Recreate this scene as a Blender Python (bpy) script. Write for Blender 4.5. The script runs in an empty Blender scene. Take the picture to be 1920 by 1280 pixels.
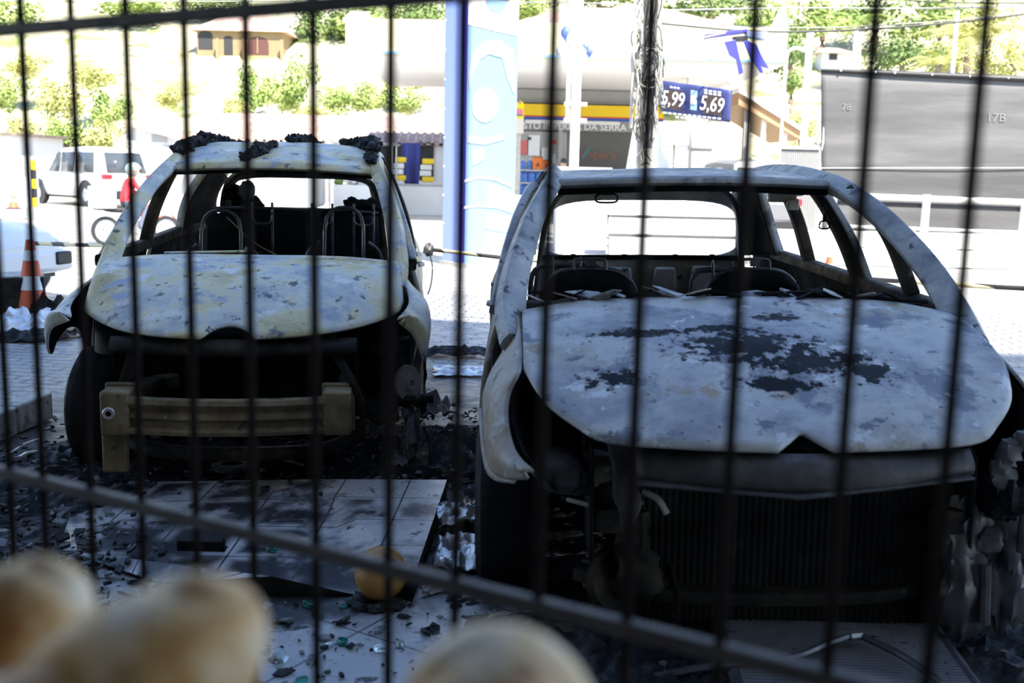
import bpy, bmesh, math, random
from mathutils import Vector, Matrix, noise
from math import pi, sin, cos, radians as R
random.seed(7)
S = bpy.context.scene
COL = S.collection

# ------------------------------------------------------------------ camera
FPX, HCAM = 2000.0, 1.42
HORIZON = 320.0
_vv = FPX * FPX / HORIZON
_d = Vector((-310 * _vv / 13360.0 / FPX, -_vv / FPX, -1.0))
_up = -_d.normalized()
_fw = Vector((0, 0, -1)); _fw = (_fw - _up * _fw.dot(_up)).normalized()
_rt = _fw.cross(_up)
ROT = Matrix((_rt, _fw, _up))          # camera axes -> world axes
CAMP = Vector((0, 0, HCAM))
cd = bpy.data.cameras.new('camera'); cam = bpy.data.objects.new('camera', cd); COL.objects.link(cam)
cam.matrix_world = Matrix.Translation(CAMP) @ ROT.to_4x4()
cd.sensor_width = 36.0; cd.lens = 36.0 * FPX / 1920.0
cd.clip_start = 0.02; cd.clip_end = 600
cd.dof.use_dof = True; cd.dof.focus_distance = 5.2; cd.dof.aperture_fstop = 3.5; cd.dof.aperture_blades = 7
S.camera = cam

# ------------------------------------------------------------------ light
SUN_EL, SUN_AZ = R(52), R(152)          # azimuth measured from +Y towards +X: behind the camera, to the right
world = bpy.data.worlds.new('sky'); S.world = world; world.use_nodes = True
wn = world.node_tree
sky = wn.nodes.new('ShaderNodeTexSky'); sky.sky_type = 'NISHITA'; sky.sun_disc = False
sky.sun_elevation = SUN_EL; sky.sun_rotation = SUN_AZ; sky.altitude = 800; sky.air_density = 1.0; sky.dust_density = 0.3; sky.ozone_density = 1.5
wn.links.new(sky.outputs[0], wn.nodes['Background'].inputs[0]); wn.nodes['Background'].inputs[1].default_value = 0.22
sd = bpy.data.lights.new('sun', 'SUN'); sun = bpy.data.objects.new('sun', sd); COL.objects.link(sun)
sd.energy = 7.0; sd.angle = R(0.53); sd.color = (1.0, 0.95, 0.86)
_sv = Vector((sin(SUN_AZ) * cos(SUN_EL), cos(SUN_AZ) * cos(SUN_EL), sin(SUN_EL)))
sun.rotation_euler = _sv.to_track_quat('Z', 'Y').to_euler()
sun.location = _sv * 50
S.view_settings.view_transform = 'Standard'; S.view_settings.look = 'None'
S.view_settings.exposure = 1.2; S.view_settings.gamma = 1.0; S.view_settings.use_curve_mapping = False

# ------------------------------------------------------------------ helpers
def W(u, v, Y):
    """a point of the place at depth Y, from the survey of the photograph"""
    r = ROT @ Vector(((u - 960) / FPX, -(v - 640) / FPX, -1.0))
    return CAMP + r * (Y / r.y)
def G(u, v, z=0.0):
    r = ROT @ Vector(((u - 960) / FPX, -(v - 640) / FPX, -1.0))
    return CAMP + r * ((z - HCAM) / r.z)

def tag(o, label=None, cat=None, group=None, kind=None):
    if label: o['label'] = label
    if cat: o['category'] = cat
    if group: o['group'] = group
    if kind: o['kind'] = kind
    return o
def thing(name, label, cat, loc=(0, 0, 0), rot=(0, 0, 0), group=None):
    o = bpy.data.objects.new(name, None); COL.objects.link(o)
    o.location = loc; o.rotation_euler = rot; o.empty_display_size = 0.1
    return tag(o, label, cat, group)

class MB:
    def __init__(s): s.v = []; s.f = []; s.m = []
    def add(s, vs, fs, mi=0):
        b = len(s.v); s.v += [Vector(p) for p in vs]
        for f in fs: s.f.append([b + i for i in f]); s.m.append(mi)
        return s
    def box(s, c, d, rot=None, mi=0, taper=1.0):
        c = Vector(c); vs = []
        for z in (-.5, .5):
            k = taper if z > 0 else 1.0
            for x, y in ((-.5, -.5), (.5, -.5), (.5, .5), (-.5, .5)):
                p = Vector((x * d[0] * k, y * d[1] * k, z * d[2]))
                if rot is not None: p = rot @ p
                vs.append(c + p)
        return s.add(vs, [(3, 2, 1, 0), (4, 5, 6, 7), (0, 1, 5, 4), (1, 2, 6, 5), (2, 3, 7, 6), (3, 0, 4, 7)], mi)
    def grid(s, P, mi=0, closed=False, inside=None):
        n, m = len(P), len(P[0])
        vs = [p for row in P for p in row]; fs = []
        for i in range(n - 1):
            for j in range(m - 1 + (1 if closed else 0)):
                k = (j + 1) % m
                fs.append((i * m + j, (i + 1) * m + j, (i + 1) * m + k, i * m + k))
        if inside is not None:
            ip = Vector(inside); tot = 0
            for f in fs:
                a, b, c2, d = (Vector(vs[i]) for i in f)
                tot += (c2 - a).cross(d - b).dot((a + b + c2 + d) / 4 - ip)
            if tot < 0: fs = [tuple(reversed(f)) for f in fs]
        return s.add(vs, fs, mi)
    def tube(s, path, r, n=8, mi=0, cap=True, flat=1.0, up=(0, 0, 1)):
        path = [Vector(p) for p in path]; rows = []
        rs = r if isinstance(r, (list, tuple)) else [r] * len(path)
        upv = Vector(up)
        for i, p in enumerate(path):
            t = (path[min(i + 1, len(path) - 1)] - path[max(i - 1, 0)]).normalized()
            a = t.cross(upv)
            if a.length < 1e-3: a = t.cross(Vector((1, 0, 0)))
            a.normalize(); b = a.cross(t).normalized()
            rows.append([p + a * (cos(2 * pi * k / n) * rs[i]) + b * (sin(2 * pi * k / n) * rs[i] * flat) for k in range(n)])
        s.grid(rows, mi, closed=True)
        if cap:
            s.add(rows[0], [tuple(range(n))], mi); s.add(rows[-1], [tuple(reversed(range(n)))], mi)
        return s
    def bar(s, path, w, t, side, mi=0):
        """a sweep with a rounded-rectangle section: w across 'side' (made square to the path), t along the other way"""
        path = [Vector(p) for p in path]; rows = []
        ws = w if isinstance(w, (list, tuple)) else [w] * len(path)
        ts = t if isinstance(t, (list, tuple)) else [t] * len(path)
        for i, p in enumerate(path):
            tg = (path[min(i + 1, len(path) - 1)] - path[max(i - 1, 0)]).normalized()
            a = Vector(side); a = (a - tg * a.dot(tg)).normalized(); b = tg.cross(a)
            row = []
            for k in range(12):
                an = 2 * pi * k / 12
                ca, sa = cos(an), sin(an)
                row.append(p + a * (ws[i] / 2 * abs(ca) ** .45 * (1 if ca >= 0 else -1)) + b * (ts[i] / 2 * abs(sa) ** .45 * (1 if sa >= 0 else -1)))
            rows.append(row)
        s.grid(rows, mi, closed=True)
        s.add(rows[0], [tuple(range(12))], mi); s.add(rows[-1], [tuple(reversed(range(12)))], mi)
        return s
    def lathe(s, prof, c, axis=(0, 0, 1), n=24, mi=0, mat=None):
        q = Vector((0, 0, 1)).rotation_difference(Vector(axis)); c = Vector(c); rows = []
        for r, z in prof:
            rows.append([c + q @ Vector((r * cos(2 * pi * k / n), r * sin(2 * pi * k / n), z)) for k in range(n)])
        return s.grid(rows, mi, closed=True)
    def ball(s, c, r, n=10, mi=0, jit=0.0, seed=0, q=None):
        c = Vector(c); r = r if isinstance(r, (list, tuple)) else (r, r, r); rows = []
        for i in range(n + 1):
            th = pi * i / n; row = []
            for k in range(2 * n):
                ph = pi * k / n
                d = Vector((sin(th) * cos(ph), sin(th) * sin(ph), cos(th)))
                e = 1.0
                if jit: e += jit * (noise.noise(d * 1.7 + Vector((seed, seed * .7, 3.1))) + .55 * noise.noise(d * 4.3 + Vector((seed, 1, seed))) + .3 * noise.noise(d * 9 + Vector((2, seed, 5))))
                p = Vector((d.x * r[0] * e, d.y * r[1] * e, d.z * r[2] * e))
                if q is not None: p = q @ p
                row.append(c + p)
            rows.append(row)
        return s.grid(rows, mi, closed=True)
    def prism(s, pts, h, axis=(0, 0, 1), mi=0):
        """a polygon (list of 3D points) pushed along axis*h"""
        n = len(pts); a = Vector(axis) * h
        vs = [Vector(p) for p in pts] + [Vector(p) + a for p in pts]
        fs = [tuple(reversed(range(n))), tuple(range(n, 2 * n))] + [(i, (i + 1) % n, n + (i + 1) % n, n + i) for i in range(n)]
        return s.add(vs, fs, mi)
    def build(s, name, mats, parent=None, smooth=True, bevel=0, solid=0, sub=0, weld=True, offset=-1):
        me = bpy.data.meshes.new(name); me.from_pydata([tuple(p) for p in s.v], [], s.f)
        if not isinstance(mats, (list, tuple)): mats = [mats]
        for m in mats: me.materials.append(m)
        for p, mi in zip(me.polygons, s.m): p.material_index = min(mi, len(mats) - 1)
        if weld:
            bm = bmesh.new(); bm.from_mesh(me)
            bmesh.ops.remove_doubles(bm, verts=bm.verts, dist=1e-5)
            bm.to_mesh(me); bm.free()
        me.update()
        if smooth:
            me.polygons.foreach_set('use_smooth', [True] * len(me.polygons))
            try: me.set_sharp_from_angle(angle=R(38))
            except Exception: pass
        o = bpy.data.objects.new(name, me); COL.objects.link(o)
        if parent is not None: o.parent = parent
        if solid:
            md = o.modifiers.new('thickness', 'SOLIDIFY'); md.thickness = solid; md.offset = offset; md.use_even_offset = False
            if len(mats) > 1: md.material_offset = 1; md.material_offset_rim = 0
        if bevel:
            md = o.modifiers.new('edge', 'BEVEL'); md.width = bevel; md.segments = 2; md.limit_method = 'ANGLE'; md.angle_limit = R(40)
        if sub:
            md = o.modifiers.new('round', 'SUBSURF'); md.levels = sub; md.render_levels = sub
        return o

def spline(pts, n):
    """n points spaced along a Catmull-Rom curve through pts"""
    P = [Vector(p) for p in pts]
    if len(P) == 2: return [P[0].lerp(P[1], i / (n - 1)) for i in range(n)]
    Q = [P[0] * 2 - P[1]] + P + [P[-1] * 2 - P[-2]]
    dense = []
    for i in range(len(P) - 1):
        a, b, c, d = Q[i:i + 4]
        for k in range(16):
            t = k / 16
            dense.append(.5 * ((2 * b) + (c - a) * t + (2 * a - 5 * b + 4 * c - d) * t * t + (3 * b - a - 3 * c + d) * t ** 3))
    dense.append(P[-1])
    L = [0]
    for i in range(1, len(dense)): L.append(L[-1] + (dense[i] - dense[i - 1]).length)
    out = []; j = 0
    for i in range(n):
        s = L[-1] * i / (n - 1)
        while j < len(L) - 2 and L[j + 1] < s: j += 1
        seg = L[j + 1] - L[j]
        out.append(dense[j].lerp(dense[j + 1], 0 if seg < 1e-9 else max(0, min(1, (s - L[j]) / seg))))
    return out
def ruled(A, B, nu=24, nv=10, bulge=(0, 0, 0), mid=None, dent=0, seed=0, dscale=4):
    a, b = spline(A, nu), spline(B, nu)
    c = spline(mid, nu) if mid else None
    bg = Vector(bulge); G_ = []
    for i in range(nu):
        row = []
        for j in range(nv):
            t = j / (nv - 1)
            if c: p = a[i] * (1 - t) * (1 - 2 * t) + c[i] * 4 * t * (1 - t) + b[i] * t * (2 * t - 1)
            else: p = a[i].lerp(b[i], t)
            p = p + bg * sin(pi * t)
            if dent:
                e = min(t, 1 - t, i / (nu - 1), 1 - i / (nu - 1)) * 6
                p = p + Vector((0, 0, 1)) * (dent * min(1, e + .15) * noise.noise(p * dscale + Vector((seed, 0, 0))))
            row.append(p)
        G_.append(row)
    return G_
def mx(pts): return [(-p[0], p[1], p[2]) for p in pts]

# ------------------------------------------------------------------ materials
def mat(name, col=(.5, .5, .5), rough=.6, metal=0.0, emit=None, spec=None, trans=0, alpha=1):
    m = bpy.data.materials.new(name); m.use_nodes = True
    b = m.node_tree.nodes['Principled BSDF']
    b.inputs['Base Color'].default_value = (*col, 1); b.inputs['Roughness'].default_value = rough; b.inputs['Metallic'].default_value = metal
    if spec is not None: b.inputs['Specular IOR Level'].default_value = spec
    if emit: b.inputs['Emission Color'].default_value = (*emit[0], 1); b.inputs['Emission Strength'].default_value = emit[1]
    if trans: b.inputs['Transmission Weight'].default_value = trans
    return m
def layered(name, base, layers=(), rough=(.5, .7), metal=0.0, bump=0.0, bscale=30, stretch=(1, 1, 1), spec=None, coords='Object'):
    """base = (scale, [(pos, colour)...]); every layer = (scale, lo, hi, colour, detail): patches of colour where a noise exceeds lo..hi"""
    m = bpy.data.materials.new(name); m.use_nodes = True
    nt = m.node_tree; N = nt.nodes; L = nt.links; b = N['Principled BSDF']
    tc = N.new('ShaderNodeTexCoord'); mp = N.new('ShaderNodeMapping'); mp.inputs['Scale'].default_value = stretch
    if coords == 'World':
        ge = N.new('ShaderNodeNewGeometry'); L.new(ge.outputs['Position'], mp.inputs[0])
    else: L.new(tc.outputs[coords], mp.inputs[0])
    def nz(sc, det=6, ro=.6, off=0.0):
        n = N.new('ShaderNodeTexNoise'); n.inputs['Scale'].default_value = sc; n.inputs['Detail'].default_value = det; n.inputs['Roughness'].default_value = ro
        if off:
            ad = N.new('ShaderNodeVectorMath'); ad.inputs[1].default_value = (off, off * .7, off * 1.3); L.new(mp.outputs[0], ad.inputs[0]); L.new(ad.outputs[0], n.inputs['Vector'])
        else: L.new(mp.outputs[0], n.inputs['Vector'])
        return n.outputs['Fac']
    cr = N.new('ShaderNodeValToRGB'); L.new(nz(base[0]), cr.inputs[0])
    st = base[1]
    while len(cr.color_ramp.elements) < len(st): cr.color_ramp.elements.new(.5)
    for e, (p, c) in zip(cr.color_ramp.elements, st): e.position = p; e.color = (*c, 1)
    out = cr.outputs[0]
    for i, ly in enumerate(layers):
        sc, lo, hi, c = ly[:4]; det = ly[4] if len(ly) > 4 else 8
        mr = N.new('ShaderNodeMapRange'); mr.interpolation_type = 'SMOOTHSTEP'; mr.inputs['From Min'].default_value = lo; mr.inputs['From Max'].default_value = hi
        L.new(nz(sc, det, .65, 3.7 * (i + 1)), mr.inputs[0])
        mxn = N.new('ShaderNodeMix'); mxn.data_type = 'RGBA'
        L.new(mr.outputs[0], mxn.inputs['Factor']); L.new(out, mxn.inputs['A']); mxn.inputs['B'].default_value = (*c, 1)
        out = mxn.outputs['Result']
    L.new(out, b.inputs['Base Color'])
    mr = N.new('ShaderNodeMapRange'); mr.inputs['To Min'].default_value = rough[0]; mr.inputs['To Max'].default_value = rough[1]
    mr.inputs['From Min'].default_value = .3; mr.inputs['From Max'].default_value = .7
    L.new(nz(base[0] * 2.3, 5, .6, 11), mr.inputs[0]); L.new(mr.outputs[0], b.inputs['Roughness'])
    b.inputs['Metallic'].default_value = metal
    if spec is not None: b.inputs['Specular IOR Level'].default_value = spec
    if bump:
        bp = N.new('ShaderNodeBump'); bp.inputs['Strength'].default_value = min(1, bump); bp.inputs['Distance'].default_value = .02
        L.new(nz(bscale, 8, .65, 21), bp.inputs['Height']); L.new(bp.outputs[0], b.inputs['Normal'])
    m['_out'] = 0
    return m

M = {}
M['panel_tan'] = layered('scorched pale panel', (3.2, [(.36, (.36, .39, .42)), (.46, (.58, .58, .51)), (.53, (.66, .59, .36)), (.64, (.46, .38, .18))]),
    [(4.5, .54, .64, (.34, .38, .46)), (6.5, .57, .64, (.68, .68, .63)), (8, .58, .66, (.18, .18, .19)), (15, .60, .66, (.09, .085, .08)), (26, .66, .70, (.03, .03, .03))], rough=(.38, .7), bump=.12, bscale=14)
M['panel_grey'] = layered('scorched grey panel', (3.0, [(.36, (.16, .17, .19)), (.47, (.30, .31, .32)), (.55, (.38, .38, .38)), (.66, (.24, .22, .20))]),
    [(5, .55, .64, (.12, .13, .155)), (9, .58, .66, (.42, .43, .45)), (14, .59, .65, (.055, .055, .06)), (30, .66, .70, (.02, .02, .02))], rough=(.4, .72), bump=.12, bscale=16)
M['panel_flank'] = layered('scorched brown grey panel', (2.6, [(.36, (.20, .19, .18)), (.48, (.34, .31, .27)), (.56, (.26, .19, .13)), (.66, (.38, .38, .39))]),
    [(6, .56, .64, (.44, .44, .46)), (12, .58, .65, (.09, .08, .07)), (9, .62, .68, (.16, .14, .12))], rough=(.45, .75), bump=.1, bscale=16)
M['soot'] = layered('soot', (6, [(.3, (.004, .004, .005)), (.55, (.010, .010, .010)), (.8, (.030, .027, .024))]), rough=(.7, .98), bump=.25, bscale=40, spec=.12)
M['soot_brown'] = layered('sooty brown steel', (5, [(.36, (.007, .0065, .006)), (.52, (.018, .016, .013)), (.66, (.060, .047, .032))]), [(13, .62, .7, (.09, .09, .09))], rough=(.5, .8), spec=.2, bump=.15, bscale=40)
M['inner_lit_grey'] = layered('light-lifted grey scorched inner panel', (4, [(.36, (.36, .34, .31)), (.5, (.54, .51, .46)), (.62, (.66, .63, .60))]), [(9, .6, .68, (.06, .06, .06))], rough=(.5, .8), bump=.1)  # scorched grey lightened to stand for light coming in through the windscreen
M['rust'] = layered('rusted ochre steel', (5, [(.36, (.075, .052, .028)), (.5, (.155, .110, .052)), (.62, (.26, .20, .11))]), [(14, .58, .66, (.03, .025, .02)), (8, .62, .70, (.25, .25, .24))], rough=(.45, .8), bump=.12, bscale=50)
M['tube'] = layered('scorched seat tube', (9, [(.3, (.05, .05, .055)), (.6, (.13, .13, .14)), (.8, (.22, .22, .23))]), rough=(.3, .55), metal=.5)
M['tyre'] = layered('burnt tyre', (9, [(.3, (.004, .004, .005)), (.7, (.013, .013, .014))]), spec=.2, rough=(.5, .8), bump=.3, bscale=60)
M['char'] = layered('char', (14, [(.36, (.005, .005, .007)), (.55, (.014, .015, .018)), (.68, (.07, .07, .08))]), rough=(.32, .8), bump=.6, bscale=60, spec=.28)
M['ash'] = layered('grey ash', (10, [(.3, (.07, .07, .075)), (.6, (.2, .2, .21)), (.8, (.42, .42, .43))]), rough=(.5, .9), bump=.4, bscale=50)
M['foil'] = layered('crumpled aluminium', (6, [(.3, (.45, .46, .48)), (.6, (.7, .71, .72))]), [(9, .6, .68, (.06, .06, .065))], rough=(.22, .5), metal=.85, bump=.1)
M['fence'] = layered('dark painted iron', (20, [(.3, (.006, .004, .004)), (.7, (.016, .011, .010))]), rough=(.6, .8), spec=.06, bump=.1, bscale=200)
M['rail'] = layered('highlight-toned iron rail', (20, [(.3, (.035, .030, .032)), (.7, (.075, .066, .068))]), rough=(.45, .65), bump=.1, bscale=200, spec=.4)  # lighter than the bars: sky highlight on the rails put into the colour
M['slam'] = layered('grey sooty steel', (5, [(.36, (.016, .016, .016)), (.5, (.045, .043, .042)), (.64, (.095, .09, .088))]), [(11, .6, .68, (.015, .015, .015))], rough=(.4, .7), bump=.1)
M['disc'] = layered('brake disc', (6, [(.3, (.38, .34, .31)), (.7, (.55, .51, .48))]), rough=(.3, .5), metal=.4)
# ------------------------------------------------------------------ the two burnt cars
def panel(name, P, mats, parent, inside, solid=.012, nv=None):
    return MB().grid(P, inside=inside).build(name, mats, parent, solid=solid)
def loop(cx, cy, hw_b, hw_t, z0, z1, y0, y1, n=36, e=.42):
    """a rounded closed loop across the car: half widths and heights at the bottom and the top"""
    out = []
    for k in range(n):
        a = 2 * pi * k / n; c, s_ = cos(a), sin(a)
        sx = abs(c) ** e * (1 if c >= 0 else -1); sz = abs(s_) ** e * (1 if s_ >= 0 else -1)
        t = (sz + 1) / 2
        out.append(Vector((cx + sx * (hw_b + (hw_t - hw_b) * t), cy + y0 + (y1 - y0) * t, z0 + (z1 - z0) * t)))
    return out
def lumps(name, spots, m, parent=None, seed=0, flat=.6):
    mb = MB()
    for i, (x, y, z, r) in enumerate(spots): mb.ball((x, y, z), (r, r * .9, r * flat), 9, jit=.5, seed=seed + i * 3.3)
    return mb.build(name, m, parent)
def wheel(parent, name, c, rad, wid, axis, tyre=True, rim_m='soot_brown', seed=0):
    """a burnt steel wheel: rim dish, hub, and what is left of the tyre"""
    ax = Vector(axis).normalized()
    mb = MB().lathe([(rad * .70, -wid * .5), (rad * .66, -wid * .42), (rad * .62, 0), (rad * .66, wid * .42), (rad * .70, wid * .5), (rad * .66, wid * .5), (rad * .60, wid * .30), (rad * .34, wid * .22), (rad * .24, wid * .34), (0.0, wid * .34)], c, ax, 28)
    w = mb.build(name, M[rim_m], parent, solid=.006, offset=0)
    if tyre:
        pr = [(rad * .70, -wid * .5), (rad * .86, -wid * .56), (rad * .97, -wid * .46), (rad, -wid * .30), (rad * .985, -wid * .1), (rad, 0), (rad * .985, wid * .1), (rad, wid * .30), (rad * .97, wid * .46), (rad * .86, wid * .56), (rad * .70, wid * .5)]
        t = MB().lathe(pr, c, ax, 32)
        zmin = .012
        for p in t.v:
            p += Vector((0, 0, 1)) * .02 * noise.noise(p * 5 + Vector((seed, 0, 0)))
            if p.z < zmin: p.z = zmin
        t.build('tyre', M['tyre'], w)
    q = MB()
    for k in range(4):
        a = pi / 2 * k + .4; qq = Vector((0, 0, 1)).rotation_difference(ax)
        q.lathe([(0, 0), (.009, 0), (.009, .014), (0, .014)], Vector(c) + qq @ Vector((.05 * cos(a), .05 * sin(a), wid * .34)), ax, 6)
    q.build('wheel_bolts', M['soot_brown'], w)
    return w
def seat_band(parent, x, y, z, hw):
    """front seat back: bent tube, pressed cross plate, headrest loop"""
    t = MB()
    path = [(x - hw, y - .03, z - .42), (x - hw, y + .02, z - .12), (x - hw * .93, y + .03, z - .03), (x - hw * .6, y + .03, z + .035), (x, y + .03, z + .045), (x + hw * .6, y + .03, z + .035), (x + hw * .93, y + .03, z - .03), (x + hw, y + .02, z - .12), (x + hw, y - .03, z - .42)]
    t.tube(spline(path, 40), .014, 8)
    s_ = t.build('front_seat_frame', M['tube'], parent)
    g = ruled([(x - hw * .92, y, z - .02), (x - hw * .5, y, z + .04), (x + hw * .5, y, z + .04), (x + hw * .92, y, z - .02)], [(x - hw * .9, y, z - .10), (x - hw * .4, y, z - .075), (x + hw * .4, y, z - .075), (x + hw * .9, y, z - .10)], 16, 5, (0, -.02, 0))
    MB().grid(g).build('cross_plate', M['soot'], s_, solid=.008)
    l = MB().tube(spline([(x - .075, y + .01, z - .30), (x - .075, y + .01, z + .06), (x - .06, y + .01, z + .095), (x + .06, y + .01, z + .095), (x + .075, y + .01, z + .06), (x + .075, y + .01, z - .30)], 36), .008, 7)
    l.box((x + .005, y + .01, z + .082), (.045, .02, .035))
    l.build('headrest_loop', M['tube'], s_)
    MB().tube([(x - hw, y, z - .40), (x + hw, y, z - .40)], .012, 7).build('lower_bar', M['tube'], s_)
    return s_
def seat_hoop(parent, x, y, z, hw, posts=(-.3, .3), pz=.05, r=.015, name='rear_seat_frame'):
    t = MB().tube(spline([(x - hw, y - .02, z - .55), (x - hw, y, z - .12), (x - hw * .88, y, z - .025), (x - hw * .6, y, z), (x + hw * .6, y, z), (x + hw * .88, y, z - .025), (x + hw, y, z - .12), (x + hw, y - .02, z - .55)], 44), r, 8)
    s_ = t.build(name, M['tube'], parent)
    for k in posts:
        MB().tube([(x + hw * k, y - .012, z - .30), (x + hw * k, y - .016, z + pz * .6), (x + hw * k, y - .016, z + pz)], [.007, .009, .004], 7).build('headrest_post', M['tube'], s_)
    MB().tube(spline([(x + hw * posts[0], y - .016, z + pz * .3), (x + hw * posts[0] + .02, y - .016, z - .05), (x + hw * posts[1] - .02, y - .016, z - .05), (x + hw * posts[1], y - .016, z + pz * .3)], 24), .006, 6).build('headrest_bracket', M['tube'], s_)
    return s_

# ---------------- right car
rc = thing('burnt_car', 'burnt-out grey hatchback shell with black char blisters on its bonnet, right of the totem', 'car', (.81, 2.85, 0), (0, R(-1.2), 0))
GREY = [M['panel_grey'], M['soot']]; FLANK = [M['panel_flank'], M['soot']]
IN = (0, 2.2, .55)
# bonnet with its own char patches
hm = layered('blistered bonnet', (3.4, [(.36, (.19, .195, .21)), (.46, (.37, .37, .38)), (.54, (.45, .45, .44)), (.65, (.32, .30, .26))]),
    [(2.3, .50, .66, (.25, .26, .29)), (5, .54, .63, (.15, .16, .20)), (8, .59, .64, (.54, .55, .57)), (6, .59, .68, (.32, .25, .17)), (13, .60, .66, (.12, .125, .145)), (30, .65, .69, (.03, .03, .03))], rough=(.38, .66), bump=.14, bscale=18)
def char_patches(m, spots, sc=24):
    nt = m.node_tree; N = nt.nodes; L = nt.links; b = N['Principled BSDF']
    tc = N.new('ShaderNodeTexCoord'); nz = N.new('ShaderNodeTexNoise'); nz.inputs['Scale'].default_value = sc; nz.inputs['Detail'].default_value = 9; nz.inputs['Roughness'].default_value = .68
    L.new(tc.outputs['Object'], nz.inputs['Vector'])
    tot = None
    for (x, y, rx, ry) in spots:
        mp = N.new('ShaderNodeMapping'); mp.vector_type = 'TEXTURE'; mp.inputs['Location'].default_value = (x, y, 0); mp.inputs['Scale'].default_value = (rx, ry, 1e3)
        L.new(tc.outputs['Object'], mp.inputs[0])
        ln = N.new('ShaderNodeVectorMath'); ln.operation = 'LENGTH'; L.new(mp.outputs[0], ln.inputs[0])
        mr = N.new('ShaderNodeMapRange'); mr.inputs['From Min'].default_value = 0; mr.inputs['From Max'].default_value = 1.3; mr.inputs['To Min'].default_value = .37; mr.inputs['To Max'].default_value = 0
        L.new(ln.outputs['Value'], mr.inputs[0])
        if tot is None: tot = mr.outputs[0]
        else:
            mxm = N.new('ShaderNodeMath'); mxm.operation = 'MAXIMUM'; L.new(tot, mxm.inputs[0]); L.new(mr.outputs[0], mxm.inputs[1]); tot = mxm.outputs[0]
    ad = N.new('ShaderNodeMath'); L.new(nz.outputs['Fac'], ad.inputs[0]); L.new(tot, ad.inputs[1])
    mr = N.new('ShaderNodeMapRange'); mr.interpolation_type = 'SMOOTHSTEP'; mr.inputs['From Min'].default_value = .64; mr.inputs['From Max'].default_value = .73
    L.new(ad.outputs[0], mr.inputs[0])
    old = b.inputs['Base Color'].links[0].from_socket
    mxn = N.new('ShaderNodeMix'); mxn.data_type = 'RGBA'; L.new(mr.outputs[0], mxn.inputs['Factor']); L.new(old, mxn.inputs['A']); mxn.inputs['B'].default_value = (.010, .011, .014, 1)
    L.new(mxn.outputs['Result'], b.inputs['Base Color'])
    m2 = N.new('ShaderNodeMapRange'); m2.inputs['To Min'].default_value = .5; m2.inputs['To Max'].default_value = .08; L.new(mr.outputs[0], m2.inputs[0]); L.new(m2.outputs[0], b.inputs['Specular IOR Level'])
char_patches(hm, [(-.38, .60, .22, .05), (-.05, .50, .30, .13), (.14, .40, .26, .10), (.02, .28, .16, .06), (.30, .36, .10, .12), (-.48, .33, .12, .07), (.1, .72, .10, .05), (-.10, .62, .14, .04)])
A = [(-.757, .95, .945), (-.5, .925, .985), (0, .91, 1.0), (.5, .925, .985), (.757, .95, .945)]
B = [(-.755, .42, .835), (-.70, .27, .775), (-.61, .15, .725), (-.53, .075, .70), (-.35, .025, .695), (0, 0, .69), (.35, .025, .695), (.53, .075, .70), (.61, .15, .725), (.70, .27, .775), (.755, .42, .835)]
g = ruled(A, B, 141, 26, (0, -.01, .028), dent=.006, seed=3, dscale=4.5)
for row in g:
    for j, p in enumerate(row):
        t = max(0, (j / 25 - .80) / .2); k = max(0, 1 - abs(p.x - .02) / .075)
        p.y += .06 * k * t; p.z += .028 * k * t
        p.z -= .012 * max(0, t - .6) * 2.5 * (1 - k)
panel('bonnet', g, [hm, M['soot']], rc, IN, .010)
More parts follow.
